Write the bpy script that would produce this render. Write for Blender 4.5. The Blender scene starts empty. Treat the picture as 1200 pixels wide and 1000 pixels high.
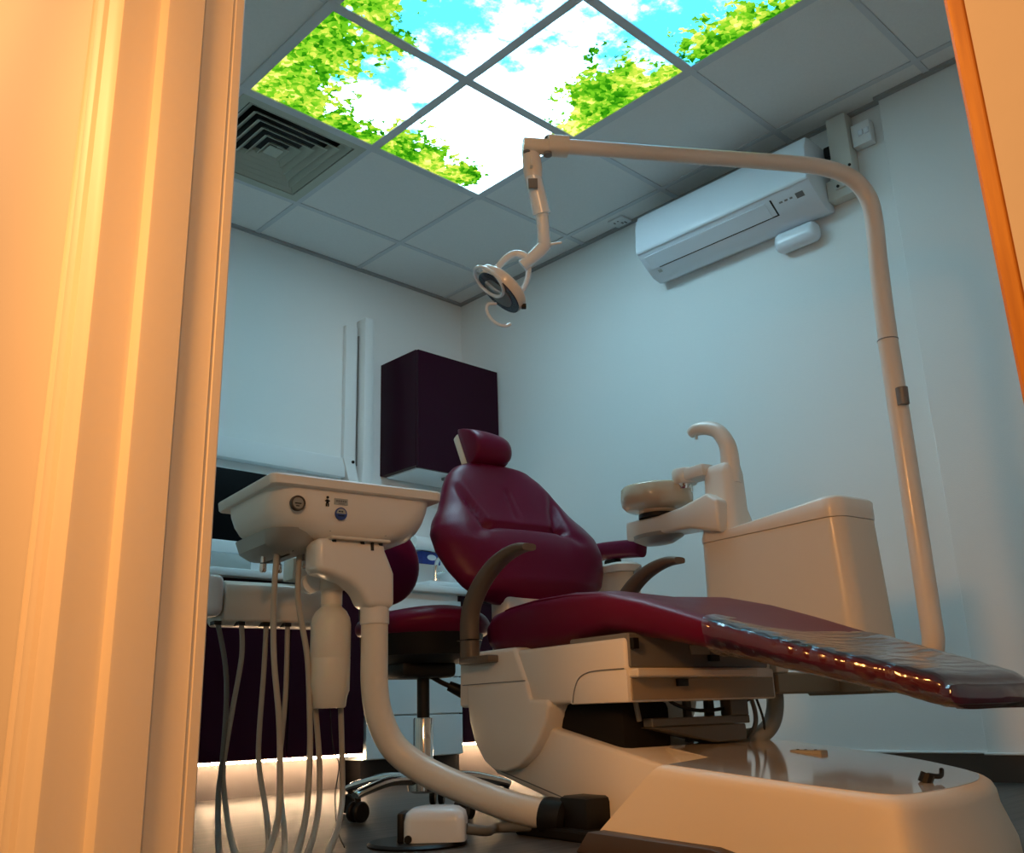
import bpy, bmesh, math, random
from mathutils import Vector, Matrix
random.seed(4)
SC = bpy.context.scene
COL = SC.collection
PI = math.pi
# ------------------------------------------------------------------ frames
AZ = math.radians(-98.5)                      # the treatment unit stands turned in the room
F_D = Matrix.Rotation(AZ, 4, 'Z')
F_W = Matrix.Identity(4)

# ------------------------------------------------------------------ materials
def new_mat(name):
    m = bpy.data.materials.new(name); m.use_nodes = True
    nt = m.node_tree
    return m, nt, nt.nodes['Principled BSDF']
def N(nt, typ, **kw):
    n = nt.nodes.new(typ)
    for k, v in kw.items():
        if k.startswith('i_'):
            n.inputs[k[2:].replace('_', ' ')].default_value = v
        else:
            setattr(n, k, v)
    return n
def L(nt, a, b): nt.links.new(a, b)
def mat(name, col, rough=0.5, metal=0.0, spec=0.5, bump=0.0, bscale=200.0, vary=0.0, vscale=8.0, coat=0.0, emit=None, estr=0.0):
    m, nt, b = new_mat(name)
    b.inputs['Base Color'].default_value = (*col, 1)
    b.inputs['Roughness'].default_value = rough
    b.inputs['Metallic'].default_value = metal
    b.inputs['Specular IOR Level'].default_value = spec
    b.inputs['Coat Weight'].default_value = coat
    b.inputs['Coat Roughness'].default_value = 0.08
    if emit:
        b.inputs['Emission Color'].default_value = (*emit, 1); b.inputs['Emission Strength'].default_value = estr
    tc = N(nt, 'ShaderNodeTexCoord')
    if vary > 0:
        n = N(nt, 'ShaderNodeTexNoise'); n.inputs['Scale'].default_value = vscale; n.inputs['Detail'].default_value = 4
        L(nt, tc.outputs['Object'], n.inputs['Vector'])
        mx = N(nt, 'ShaderNodeMix', data_type='RGBA')
        mx.inputs['A'].default_value = (*[c*(1-vary) for c in col], 1)
        mx.inputs['B'].default_value = (*[min(1, c*(1+vary)) for c in col], 1)
        L(nt, n.outputs['Fac'], mx.inputs['Factor']); L(nt, mx.outputs['Result'], b.inputs['Base Color'])
    if bump > 0:
        n = N(nt, 'ShaderNodeTexNoise'); n.inputs['Scale'].default_value = bscale; n.inputs['Detail'].default_value = 3
        L(nt, tc.outputs['Object'], n.inputs['Vector'])
        bp = N(nt, 'ShaderNodeBump'); bp.inputs['Strength'].default_value = bump; bp.inputs['Distance'].default_value = 0.002
        L(nt, n.outputs['Fac'], bp.inputs['Height']); L(nt, bp.outputs['Normal'], b.inputs['Normal'])
    return m

M = {}
M['wall'] = mat('wall_paint', (0.83, 0.87, 0.87), 0.7, bump=0.25, bscale=260, spec=0.3)
M['tile'] = mat('ceiling_tile', (0.86, 0.87, 0.86), 0.9, bump=0.6, bscale=420, spec=0.1, vary=0.04, vscale=90)
M['grid'] = mat('ceiling_grid', (0.66, 0.70, 0.73), 0.5, spec=0.3)
M['gridedge'] = mat('edge_angle', (0.35, 0.37, 0.38), 0.5)  # darker grey of the angle trim along the walls
M['plastic'] = mat('cream_plastic', (0.80, 0.75, 0.68), 0.28, spec=0.5, coat=0.15)
M['plastic2'] = mat('ivory_plastic', (0.78, 0.71, 0.60), 0.35, coat=0.1)
M['satin'] = mat('ivory_satin', (0.78, 0.71, 0.60), 0.5, spec=0.35)
M['cover'] = mat('base_cover_gloss', (0.78, 0.71, 0.62), 0.10, spec=0.6, coat=0.8)
M['white'] = mat('white_plastic', (0.80, 0.87, 0.94), 0.25, coat=0.2)
M['whitematte'] = mat('white_trunking', (0.80, 0.84, 0.85), 0.45)
M['greyplastic'] = mat('grey_plastic', (0.18, 0.18, 0.18), 0.4)
M['trunk'] = mat('cream_trunking', (0.66, 0.66, 0.60), 0.5)
M['leather'] = mat('burgundy_leather', (0.135, 0.005, 0.034), 0.34, spec=0.17, bump=0.22, bscale=350)
M['burg_gloss'] = mat('dark_burgundy_laminate', (0.024, 0.0012, 0.010), 0.35, spec=0.12)
M['black'] = mat('black_plastic', (0.008, 0.007, 0.007), 0.45, spec=0.3)
M['rubber'] = mat('black_rubber', (0.007, 0.006, 0.006), 0.8, spec=0.2)
M['brown'] = mat('brown_grey_plastic', (0.14, 0.105, 0.075), 0.42)
M['kick'] = mat('dark_brown_kick', (0.055, 0.038, 0.028), 0.5)
M['chrome'] = mat('chrome', (0.85, 0.85, 0.85), 0.12, metal=1.0)
M['alu'] = mat('cast_grey_metal', (0.42, 0.41, 0.38), 0.4, metal=0.5)
M['hose'] = mat('grey_hose', (0.40, 0.37, 0.31), 0.5)
M['hosedark'] = mat('dark_grey_hose', (0.16, 0.16, 0.15), 0.5)
M['corr'] = mat('wrapped_grey_hose', (0.28, 0.29, 0.26), 0.55, bump=0.8, bscale=60)
M['bottle'] = mat('translucent_bottle', (0.72, 0.68, 0.58), 0.4)
M['bottle'].node_tree.nodes['Principled BSDF'].inputs['Subsurface Weight'].default_value = 0.3
M['frame'] = mat('frame_paint', (0.80, 0.70, 0.57), 0.48, spec=0.3, bump=0.12, bscale=55, vary=0.03, vscale=3)
M['ledpink'] = mat('light_grey_plinth', (0.115, 0.10, 0.095), 0.4)
M['screen'] = mat('black_screen', (0.003, 0.003, 0.004), 0.5, spec=0.08)
M['darkmetal'] = mat('dark_grey_metal', (0.10, 0.10, 0.095), 0.45, metal=0.2)
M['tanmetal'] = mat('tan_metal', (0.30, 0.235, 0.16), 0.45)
M['silver'] = mat('pale_silver', (0.78, 0.85, 0.88), 0.35, metal=0.1)
M['blue'] = mat('blue_badge', (0.015, 0.04, 0.22), 0.35)
M['bluebox'] = mat('blue_box', (0.02, 0.05, 0.30), 0.4, vary=0.5, vscale=30)
M['dial'] = mat('dial_face', (0.30, 0.28, 0.24), 0.4)
M['label'] = mat('pale_label', (0.36, 0.38, 0.36), 0.5)
M['drawer'] = mat('white_laminate', (0.72, 0.82, 0.86), 0.35)
M['bowl'] = mat('beige_bowl', (0.66, 0.53, 0.38), 0.18, coat=0.4)
M['lens'] = mat('lamp_reflector', (0.75, 0.80, 0.85), 0.08, metal=0.6)
M['navy'] = mat('dark_lamp_ring', (0.015, 0.02, 0.05), 0.25)
M['diff'] = mat('sage_grille_metal', (0.50, 0.54, 0.46), 0.5)
M['wood'] = None
def wood():
    m, nt, b = new_mat('varnished_orange_wood')
    tc = N(nt, 'ShaderNodeTexCoord'); mp = N(nt, 'ShaderNodeMapping'); mp.inputs['Scale'].default_value = (60, 60, 4)
    L(nt, tc.outputs['Object'], mp.inputs['Vector'])
    n = N(nt, 'ShaderNodeTexNoise'); n.inputs['Scale'].default_value = 3; n.inputs['Detail'].default_value = 5
    L(nt, mp.outputs['Vector'], n.inputs['Vector'])
    r = N(nt, 'ShaderNodeValToRGB'); r.color_ramp.elements[0].position = 0.3; r.color_ramp.elements[1].position = 0.7
    r.color_ramp.elements[0].color = (0.50, 0.17, 0.012, 1); r.color_ramp.elements[1].color = (0.78, 0.33, 0.02, 1)
    L(nt, n.outputs['Fac'], r.inputs['Fac']); L(nt, r.outputs['Color'], b.inputs['Base Color'])
    b.inputs['Roughness'].default_value = 0.4
    return m
M['wood'] = wood()
def floor_mat():
    m, nt, b = new_mat('dark_wood_vinyl')
    g = N(nt, 'ShaderNodeNewGeometry'); mp = N(nt, 'ShaderNodeMapping'); mp.inputs['Scale'].default_value = (1.5, 40, 1)
    mp.inputs['Rotation'].default_value = (0, 0, math.radians(45))
    L(nt, g.outputs['Position'], mp.inputs['Vector'])
    n = N(nt, 'ShaderNodeTexNoise'); n.inputs['Scale'].default_value = 1.6; n.inputs['Detail'].default_value = 6; n.inputs['Roughness'].default_value = 0.65
    L(nt, mp.outputs['Vector'], n.inputs['Vector'])
    r = N(nt, 'ShaderNodeValToRGB'); r.color_ramp.elements[0].position = 0.35; r.color_ramp.elements[1].position = 0.7
    r.color_ramp.elements[0].color = (0.035, 0.030, 0.027, 1); r.color_ramp.elements[1].color = (0.115, 0.098, 0.085, 1)
    L(nt, n.outputs['Fac'], r.inputs['Fac']); L(nt, r.outputs['Color'], b.inputs['Base Color'])
    b.inputs['Roughness'].default_value = 0.42; b.inputs['Specular IOR Level'].default_value = 0.4
    bp = N(nt, 'ShaderNodeBump'); bp.inputs['Strength'].default_value = 0.12; bp.inputs['Distance'].default_value = 0.002
    L(nt, n.outputs['Fac'], bp.inputs['Height']); L(nt, bp.outputs['Normal'], b.inputs['Normal'])
    return m
M['floor'] = floor_mat()
def film_mat():
    m, nt, b = new_mat('clear_plastic_film')
    out = nt.nodes['Material Output']
    tr = N(nt, 'ShaderNodeBsdfTransparent'); gl = N(nt, 'ShaderNodeBsdfGlossy'); gl.inputs['Roughness'].default_value = 0.15
    gl.inputs['Color'].default_value = (0.9, 0.9, 0.9, 1); tr.inputs['Color'].default_value = (0.93, 0.93, 0.93, 1)
    fr = N(nt, 'ShaderNodeFresnel'); fr.inputs['IOR'].default_value = 1.5
    tc = N(nt, 'ShaderNodeTexCoord'); mp = N(nt, 'ShaderNodeMapping'); mp.inputs['Scale'].default_value = (26, 5, 5)
    L(nt, tc.outputs['Object'], mp.inputs['Vector'])
    n1 = N(nt, 'ShaderNodeTexNoise'); n1.inputs['Scale'].default_value = 1.3; n1.inputs['Detail'].default_value = 2; n1.inputs['Distortion'].default_value = 0.8
    L(nt, mp.outputs['Vector'], n1.inputs['Vector'])
    wv = N(nt, 'ShaderNodeTexWave'); wv.inputs['Scale'].default_value = 10.0; wv.inputs['Distortion'].default_value = 5.0; wv.inputs['Detail'].default_value = 1.5; wv.inputs['Detail Scale'].default_value = 0.6
    L(nt, tc.outputs['Object'], wv.inputs['Vector'])
    n = N(nt, 'ShaderNodeMath', operation='MULTIPLY_ADD'); n.inputs[1].default_value = 0.55
    L(nt, wv.outputs['Fac'], n.inputs[0]); L(nt, n1.outputs['Fac'], n.inputs[2])
    bp = N(nt, 'ShaderNodeBump'); bp.inputs['Strength'].default_value = 0.24; bp.inputs['Distance'].default_value = 0.010
    L(nt, n.outputs[0], bp.inputs['Height'])
    L(nt, bp.outputs['Normal'], gl.inputs['Normal']); L(nt, bp.outputs['Normal'], fr.inputs['Normal'])
    ad = N(nt, 'ShaderNodeMath', operation='MULTIPLY_ADD'); ad.inputs[1].default_value = 1.15; ad.inputs[2].default_value = 0.07
    ad.use_clamp = True
    L(nt, fr.outputs[0], ad.inputs[0])
    mx = N(nt, 'ShaderNodeMixShader'); L(nt, ad.outputs[0], mx.inputs[0]); L(nt, tr.outputs[0], mx.inputs[1]); L(nt, gl.outputs[0], mx.inputs[2])
    L(nt, mx.outputs[0], out.inputs['Surface'])
    return m
M['film'] = film_mat()
def sky_panel_mat():
    """backlit print: trees round the edge, blue sky and white cloud in the middle"""
    m, nt, b = new_mat('backlit_sky_print')
    out = nt.nodes['Material Output']; nt.nodes.remove(b)
    g = N(nt, 'ShaderNodeNewGeometry')
    sep = N(nt, 'ShaderNodeSeparateXYZ'); L(nt, g.outputs['Position'], sep.inputs[0])
    flat = N(nt, 'ShaderNodeCombineXYZ'); L(nt, sep.outputs[0], flat.inputs[0]); L(nt, sep.outputs[1], flat.inputs[1])
    def noise(scale, detail=4, rough=0.6, off=0):
        n = N(nt, 'ShaderNodeTexNoise'); n.inputs['Scale'].default_value = scale; n.inputs['Detail'].default_value = detail; n.inputs['Roughness'].default_value = rough
        if off:
            a = N(nt, 'ShaderNodeVectorMath', operation='ADD'); a.inputs[1].default_value = (off, off*0.7, 0)
            L(nt, flat.outputs[0], a.inputs[0]); L(nt, a.outputs[0], n.inputs['Vector'])
        else:
            L(nt, flat.outputs[0], n.inputs['Vector'])
        return n.outputs['Fac']
    def math2(op, a, bb, clamp=False):
        n = N(nt, 'ShaderNodeMath', operation=op); n.use_clamp = clamp
        for i, v in enumerate((a, bb)):
            if isinstance(v, (int, float)): n.inputs[i].default_value = v
            else: L(nt, v, n.inputs[i])
        return n.outputs[0]
    def blobs(lst):
        cur = None
        for cx, cy, rx, ry in lst:
            s = N(nt, 'ShaderNodeVectorMath', operation='SUBTRACT'); s.inputs[1].default_value = (cx, cy, 0); L(nt, flat.outputs[0], s.inputs[0])
            d = N(nt, 'ShaderNodeVectorMath', operation='DIVIDE'); d.inputs[1].default_value = (rx, ry, 1); L(nt, s.outputs[0], d.inputs[0])
            l = N(nt, 'ShaderNodeVectorMath', operation='LENGTH'); L(nt, d.outputs[0], l.inputs[0])
            cur = l.outputs['Value'] if cur is None else math2('MINIMUM', cur, l.outputs['Value'])
        return cur
    leafd = blobs([(0.02, -0.10, 0.36, 0.26), (0.0, -0.36, 0.27, 0.32), (0.38, 0.0, 0.34, 0.13), (0.02, -0.75, 0.17, 0.18), (0.2, -0.60, 0.16, 0.07),
                   (0.82, -0.02, 0.24, 0.17), (1.00, -0.09, 0.12, 0.10), (0.66, 0.0, 0.16, 0.22),
                   (1.14, -0.92, 0.24, 0.24), (1.20, -0.70, 0.13, 0.16), (1.20, -1.10, 0.14, 0.12), (1.2, -1.42, 0.19, 0.20), (1.2, -1.75, 0.2, 0.2), (0.1, -1.5, 0.25, 0.4), (0.7, -1.8, 0.5, 0.16)])
    vor = N(nt, 'ShaderNodeTexVoronoi'); vor.inputs['Scale'].default_value = 32; vor.inputs['Randomness'].default_value = 1.0
    wv = N(nt, 'ShaderNodeTexNoise'); wv.inputs['Scale'].default_value = 40; L(nt, flat.outputs[0], wv.inputs['Vector'])
    wa = N(nt, 'ShaderNodeMix', data_type='VECTOR'); wa.inputs['Factor'].default_value = 0.02
    L(nt, flat.outputs[0], wa.inputs['A']); L(nt, wv.outputs['Color'], wa.inputs['B']); L(nt, wa.outputs['Result'], vor.inputs['Vector'])
    vs = N(nt, 'ShaderNodeSeparateColor'); L(nt, vor.outputs['Color'], vs.inputs[0])
    vor2 = N(nt, 'ShaderNodeTexVoronoi'); vor2.inputs['Scale'].default_value = 60; L(nt, wa.outputs['Result'], vor2.inputs['Vector'])
    vs2 = N(nt, 'ShaderNodeSeparateColor'); L(nt, vor2.outputs['Color'], vs2.inputs[0])
    jit = math2('ADD', math2('MULTIPLY', math2('SUBTRACT', vs.outputs[0], 0.5), 0.45), math2('MULTIPLY', math2('SUBTRACT', vs2.outputs[1], 0.5), 0.35))
    nz = math2('MULTIPLY', math2('SUBTRACT', noise(9, 4), 0.5), 1.5)
    dd = math2('ADD', math2('ADD', leafd, jit), nz)
    leaf = N(nt, 'ShaderNodeMapRange'); leaf.inputs['From Min'].default_value = 1.06; leaf.inputs['From Max'].default_value = 0.98
    L(nt, dd, leaf.inputs['Value'])
    # leaf colour
    tone = math2('ADD', math2('ADD', math2('MULTIPLY', vs.outputs[1], 0.28), math2('MULTIPLY', vs2.outputs[0], 0.26)), math2('MULTIPLY', noise(5, 3, 0.5, 3.1), 0.80))
    rl = N(nt, 'ShaderNodeValToRGB'); e = rl.color_ramp.elements
    e[0].position = 0.34; e[0].color = (0.003, 0.12, 0.002, 1); e[1].position = 0.95; e[1].color = (1.3, 1.3, 0.34, 1)
    for p, c in ((0.50, (0.04, 0.34, 0.004)), (0.65, (0.23, 0.72, 0.02)), (0.82, (0.80, 0.95, 0.09))):
        q = e.new(p); q.color = (*c, 1)
    L(nt, tone, rl.inputs['Fac'])
    # sky
    wb = blobs([(0.95, -0.55, 0.55, 0.50), (0.45, -0.20, 0.20, 0.30), (0.75, -0.25, 0.45, 0.25)])
    cb = blobs([(0.36, -0.42, 0.20, 0.14), (0.30, -0.80, 0.42, 0.26), (1.05, -1.32, 0.30, 0.26), (0.90, -1.08, 0.10, 0.16), (0.66, -0.16, 0.06, 0.07), (0.56,-0.35,0.10,0.10)])
    cl = math2('ADD', math2('SUBTRACT', noise(6.5, 6, 0.65, 1.7), 0.50), math2('MULTIPLY', math2('SUBTRACT', math2('MINIMUM', cb, 2.0), math2('MINIMUM', wb, 2.0)), 0.16))
    cm = N(nt, 'ShaderNodeMapRange'); cm.inputs['From Min'].default_value = -0.16; cm.inputs['From Max'].default_value = 0.12
    L(nt, cl, cm.inputs['Value'])
    sk = N(nt, 'ShaderNodeMix', data_type='RGBA'); sk.inputs['A'].default_value = (0.16, 1.5, 2.6, 1); sk.inputs['B'].default_value = (SKY*0.58, SKY*0.94, SKY*1.14, 1)
    L(nt, math2('POWER', cm.outputs[0], 2.2), sk.inputs['Factor'])
    mx = N(nt, 'ShaderNodeMix', data_type='RGBA'); L(nt, leaf.outputs[0], mx.inputs['Factor']); L(nt, sk.outputs['Result'], mx.inputs['A']); L(nt, rl.outputs['Color'], mx.inputs['B'])
    em = N(nt, 'ShaderNodeEmission'); em.inputs['Strength'].default_value = 1.0
    L(nt, mx.outputs['Result'], em.inputs['Color']); L(nt, em.outputs[0], out.inputs['Surface'])
    return m
SKY = 10.8
M['sky'] = sky_panel_mat()
def led_mat():
    m, nt, b = new_mat('warm_led_strip')
    b.inputs['Base Color'].default_value = (0.9, 0.8, 0.7, 1)
    b.inputs['Emission Color'].default_value = (1.0, 0.66, 0.38, 1)
    g = N(nt, 'ShaderNodeNewGeometry'); sp = N(nt, 'ShaderNodeSeparateXYZ'); L(nt, g.outputs['Position'], sp.inputs[0])
    a = N(nt, 'ShaderNodeMath', operation='MULTIPLY'); a.inputs[1].default_value = 2*PI/0.0167; L(nt, sp.outputs[0], a.inputs[0])
    c = N(nt, 'ShaderNodeMath', operation='COSINE'); L(nt, a.outputs[0], c.inputs[0])
    d = N(nt, 'ShaderNodeMath', operation='MULTIPLY_ADD'); d.inputs[1].default_value = 100.0; d.inputs[2].default_value = 108.0; L(nt, c.outputs[0], d.inputs[0])
    L(nt, d.outputs[0], b.inputs['Emission Strength'])
    return m
M['led'] = led_mat()


# ------------------------------------------------------------------ mesh helpers
class B:
    def __init__(s): s.bm = bmesh.new()
    def _merge(s, t):
        me = bpy.data.meshes.new('tmp'); t.to_mesh(me); t.free(); s.bm.from_mesh(me); bpy.data.meshes.remove(me); return s
    def _bev(s, t, w, seg):
        if w > 0:
            ed = [e for e in t.edges if len(e.link_faces) == 2 and e.calc_face_angle(0) > 0.5]
            bmesh.ops.bevel(t, geom=ed, offset=w, segments=seg, profile=0.5, affect='EDGES', clamp_overlap=True)
    def box(s, x0, x1, y0, y1, z0, z1, bev=0.0, seg=3, rot=None):
        t = bmesh.new()
        vs = [t.verts.new((x, y, z)) for x in (x0, x1) for y in (y0, y1) for z in (z0, z1)]
        for f in ((0,1,3,2),(4,6,7,5),(0,4,5,1),(2,3,7,6),(0,2,6,4),(1,5,7,3)): t.faces.new([vs[i] for i in f])
        bmesh.ops.recalc_face_normals(t, faces=t.faces)
        s._bev(t, bev, seg)
        if rot is not None: bmesh.ops.transform(t, matrix=rot, verts=t.verts)
        return s._merge(t)
    def prism(s, pts, axis, a0, a1, bev=0.0, seg=2, scale_end=None):
        """polygon extruded along an axis: 'x' pts=(y,z) 'y' pts=(x,z) 'z' pts=(x,y)"""
        t = bmesh.new()
        def P(p, a):
            return {'x': (a, p[0], p[1]), 'y': (p[0], a, p[1]), 'z': (p[0], p[1], a)}[axis]
        A = [t.verts.new(P(p, a0)) for p in pts]; Bv = [t.verts.new(P(p, a1)) for p in pts]
        n = len(pts)
        t.faces.new(A); t.faces.new(list(reversed(Bv)))
        for i in range(n): t.faces.new([A[i], Bv[i], Bv[(i+1) % n], A[(i+1) % n]])
        bmesh.ops.recalc_face_normals(t, faces=t.faces)
        s._bev(t, bev, seg)
        return s._merge(t)
    def loft(s, rings, cap0=True, cap1=True):
        t = bmesh.new()
        R = [[t.verts.new(p) for p in r] for r in rings]
        n = len(R[0])
        for a, b in zip(R, R[1:]):
            for i in range(n):
                try: t.faces.new([a[i], a[(i+1) % n], b[(i+1) % n], b[i]])
                except ValueError: pass
        if cap0: t.faces.new(R[0])
        if cap1: t.faces.new(list(reversed(R[-1])))
        bmesh.ops.remove_doubles(t, verts=t.verts, dist=1e-6)
        bmesh.ops.recalc_face_normals(t, faces=t.faces)
        return s._merge(t)
    def tube(s, pts, r, seg=14, smooth=0, ry=None, bn=None, power=2.0, cap=True):
        """swept tube; r (and ry) a number or one per point; bn fixes the binormal for flat sections"""
        pts = [Vector(p) for p in pts]; n = len(pts)
        ra = list(r) if hasattr(r, '__len__') else [r]*n
        rb = ra if ry is None else (list(ry) if hasattr(ry, '__len__') else [ry]*n)
        if smooth:
            P2, a2, b2 = [], [], []
            for i in range(n-1):
                p0, p1, p2, p3 = pts[max(i-1, 0)], pts[i], pts[i+1], pts[min(i+2, n-1)]
                for k in range(smooth):
                    u = k/smooth
                    P2.append(0.5*((2*p1)+(-p0+p2)*u+(2*p0-5*p1+4*p2-p3)*u*u+(-p0+3*p1-3*p2+p3)*u**3))
                    a2.append(ra[i]*(1-u)+ra[i+1]*u); b2.append(rb[i]*(1-u)+rb[i+1]*u)
            P2.append(pts[-1]); a2.append(ra[-1]); b2.append(rb[-1]); pts, ra, rb = P2, a2, b2; n = len(pts)
        rings = []; prev = None
        for i in range(n):
            t = (pts[min(i+1, n-1)]-pts[max(i-1, 0)]).normalized()
            if bn is not None:
                b = Vector(bn); nn = b.cross(t).normalized(); b = t.cross(nn).normalized()
            else:
                if prev is None:
                    h = Vector((0, 0, 1)) if abs(t.z) < 0.9 else Vector((1, 0, 0))
                    nn = t.cross(h).normalized()
                else:
                    nn = (prev-t*prev.dot(t)).normalized()
                b = t.cross(nn).normalized(); prev = nn
            ring = []
            for k in range(seg):
                a = 2*PI*k/seg; c, q = math.cos(a), math.sin(a)
                c = math.copysign(abs(c)**(2/power), c); q = math.copysign(abs(q)**(2/power), q)
                ring.append(pts[i]+nn*(c*ra[i])+b*(q*rb[i]))
            rings.append(ring)
        return s.loft(rings, cap, cap)
    def lathe(s, prof, o=(0, 0, 0), ax=(0, 0, 1), seg=32, sx=1.0, sy=1.0):
        o = Vector(o); ax = Vector(ax).normalized(); q = Vector((0, 0, 1)).rotation_difference(ax)
        rings = []
        for r, h in prof:
            rings.append([o+q @ Vector((max(r, 1e-4)*sx*math.cos(2*PI*k/seg), max(r, 1e-4)*sy*math.sin(2*PI*k/seg), h)) for k in range(seg)])
        return s.loft(rings, True, True)
    def torus(s, o, ax, R, r, a0=0, a1=2*PI, seg=40, ref=(0, 0, 1), rseg=10):
        o = Vector(o); ax = Vector(ax).normalized(); u = (Vector(ref)-ax*Vector(ref).dot(ax)).normalized(); v = ax.cross(u)
        full = abs(a1-a0-2*PI) < 1e-6
        pts = [o+(u*math.cos(a0+(a1-a0)*k/seg)+v*math.sin(a0+(a1-a0)*k/seg))*R for k in range(seg+1)]
        return s.tube(pts, r, rseg, cap=not full)
    def xform(s, m): bmesh.ops.transform(s.bm, matrix=m, verts=s.bm.verts); return s

def build(name, b, m, origin=(0, 0, 0), sharp=35, frame=F_W):
    bm = b.bm; o = Vector(origin)
    for v in bm.verts: v.co -= o
    me = bpy.data.meshes.new(name)
    bm.to_mesh(me); bm.free()
    for p in me.polygons: p.use_smooth = True
    me.set_sharp_from_angle(angle=math.radians(sharp))
    me.materials.append(m)
    ob = bpy.data.objects.new(name, me); COL.objects.link(ob)
    return ob
def tag(o, label, cat, group=None):
    o['label'] = label; o['category'] = cat
    if group: o['group'] = group
    return o
class Thing:
    """an Empty at the base of a thing; parts are given in the frame's own metres"""
    def __init__(s, name, label, cat, origin, frame=F_W, group=None):
        s.o = Vector(origin); s.e = bpy.data.objects.new(name, None); COL.objects.link(s.e)
        s.e.empty_display_size = 0.1
        s.e.matrix_world = frame @ Matrix.Translation(s.o)
        tag(s.e, label, cat, group)
    def part(s, name, b, m, parent=None, label=None, sharp=35):
        ob = build(name, b, m, s.o, sharp); ob.parent = parent or s.e
        if label: ob['label'] = label
        return ob
def single(name, b, m, label, cat, origin, frame=F_W, group=None, sharp=35):
    ob = build(name, b, m, origin, sharp); ob.matrix_world = frame @ Matrix.Translation(Vector(origin))
    return tag(ob, label, cat, group)
def struct(name, b, m, sharp=35):
    ob = build(name, b, m, (0, 0, 0), sharp); ob['kind'] = 'structure'; return ob

# ------------------------------------------------------------------ room shell
ZC = 2.57; XR = 1.94; YB = 0.985; CX, CY, CZ = -1.4341, -2.87748, 0.26069
XD = CX+0.57; XH = CX+0.40
struct('floor', B().box(-3.4, 2.1, -5.2, 1.1, -0.06, 0.0), M['floor'])
bt = B(); bt.box(-0.9, 2.1, -3.2, 1.1, ZC+0.09, ZC+0.12)
xs = [-1.2+0.6*i for i in range(6)]+[1.94]; ys = [-3.6+0.6*i for i in range(8)]+[0.985]
for i in range(len(xs)-1):
    for j in range(len(ys)-1):
        x0, x1, y0, y1 = xs[i], xs[i+1], ys[j], ys[j+1]
        if 0 <= x0 < 1.15 and -1.85 < y0 and y1 <= 0.01: continue
        if abs(x0) < .01 and abs(y0) < .01: continue
        bt.box(x0+.010, x1-.010, y0+.010, y1-.010, ZC, ZC+0.012, 0.003, 1)
struct('ceiling', bt, M['tile'])
g = B()
for x in xs[:-1]: g.box(x-0.012, x+0.012, -3.1, YB, ZC-0.004, ZC+0.004)
for y in ys[:-1]: g.box(-0.86, XR, y-0.012, y+0.012, ZC-0.0045, ZC+0.0035)
for x in (0.0, 0.6, 1.2): g.box(x-0.019, x+0.019, -1.82, 0.02, ZC-0.008, ZC+0.002)
for y in (0.0, -0.6, -1.2, -1.8): g.box(-0.02, 1.22, y-0.019, y+0.019, ZC-0.0085, ZC+0.0015)
struct('trim_1', g, M['grid'])
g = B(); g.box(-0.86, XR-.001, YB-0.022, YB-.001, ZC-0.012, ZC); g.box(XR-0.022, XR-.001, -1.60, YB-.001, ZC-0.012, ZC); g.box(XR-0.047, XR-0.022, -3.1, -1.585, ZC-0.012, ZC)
struct('trim_2', g, M['gridedge'])
struct('wall_back', B().box(-1.03, 2.1, YB, YB+0.1, 0, ZC+.12), M['wall'])
struct('wall_right', B().box(XR, XR+0.1, -3.1, YB, 0, ZC+.12).box(XR-0.024, XR, -3.1, -1.595, 0, ZC, 0.002, 1), M['wall'])
struct('wall_front', B().box(XD, 2.1, -3.2, -3.1, 0, ZC+.12), M['wall'])
YL = CY+1.172; YR = CY+0.110
wl = B(); wl.box(XH, XD, YL+0.012, YB, 0, ZC+.12); wl.box(XH, XD, -5.0, YR-0.02, 0, ZC+.12); wl.box(XH, XD, YR-0.02, YL+0.012, 2.06, ZC+.12)
struct('wall_left', wl, M['frame'])
# moulded door lining and architrave on the left of the opening (plan outline, metres from the lens foot)
prof = [(.40,1.285),(.386,1.283),(.381,1.275),(.3795,1.262),(.3835,1.258),(.380,1.253),(.3835,1.246),(.380,1.240),(.379,1.225),(.3815,1.2165),(.387,1.212),
        (.389,1.19),(.3915,1.180),(.395,1.1745),(.400,1.1735),(.440,1.1735),(.446,1.171),(.449,1.165),(.454,1.160),(.458,1.159),(.507,1.159),(.509,1.161),(.5095,1.166),(.518,1.1675),(.522,1.1675),(.553,1.1675),
        (.556,1.1665),(.558,1.168),(.5605,1.168),(.562,1.1668),(.574,1.1668),(.576,1.1685),(.576,1.26),(.57,1.26),(.57,1.185),(.40,1.185)]
struct('trim_3', B().prism([(CX+a, CY+b) for a, b in prof], 'z', 0, 2.06), M['frame'], sharp=25)
struct('trim_4', B().box(CX+.3790, CX+.576, CY+.1022, CY+.1106, 0, 2.06, .0015, 1), M['wood'], sharp=20)
struct('trim_5', B().box(CX+.3785, CX+.576, CY-0.05, CY+.1022, 0, 2.06), M['frame'])
bb = B(); bb.box(XR-0.006, XR, -1.595, YB, 0, 0.086); bb.box(XR-0.030, XR-0.024, -3.1, -1.589, 0, 0.083)
struct('baseboard_right', bb, M['kick'])
bb = B(); bb.box(XR-0.009, XR, -1.595, YB, 0.086, 0.094, 0.002, 1); bb.box(XR-0.033, XR-0.024, -3.1, -1.588, 0.083, 0.091, 0.002, 1)
struct('trim_6', bb, M['whitematte'])

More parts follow.
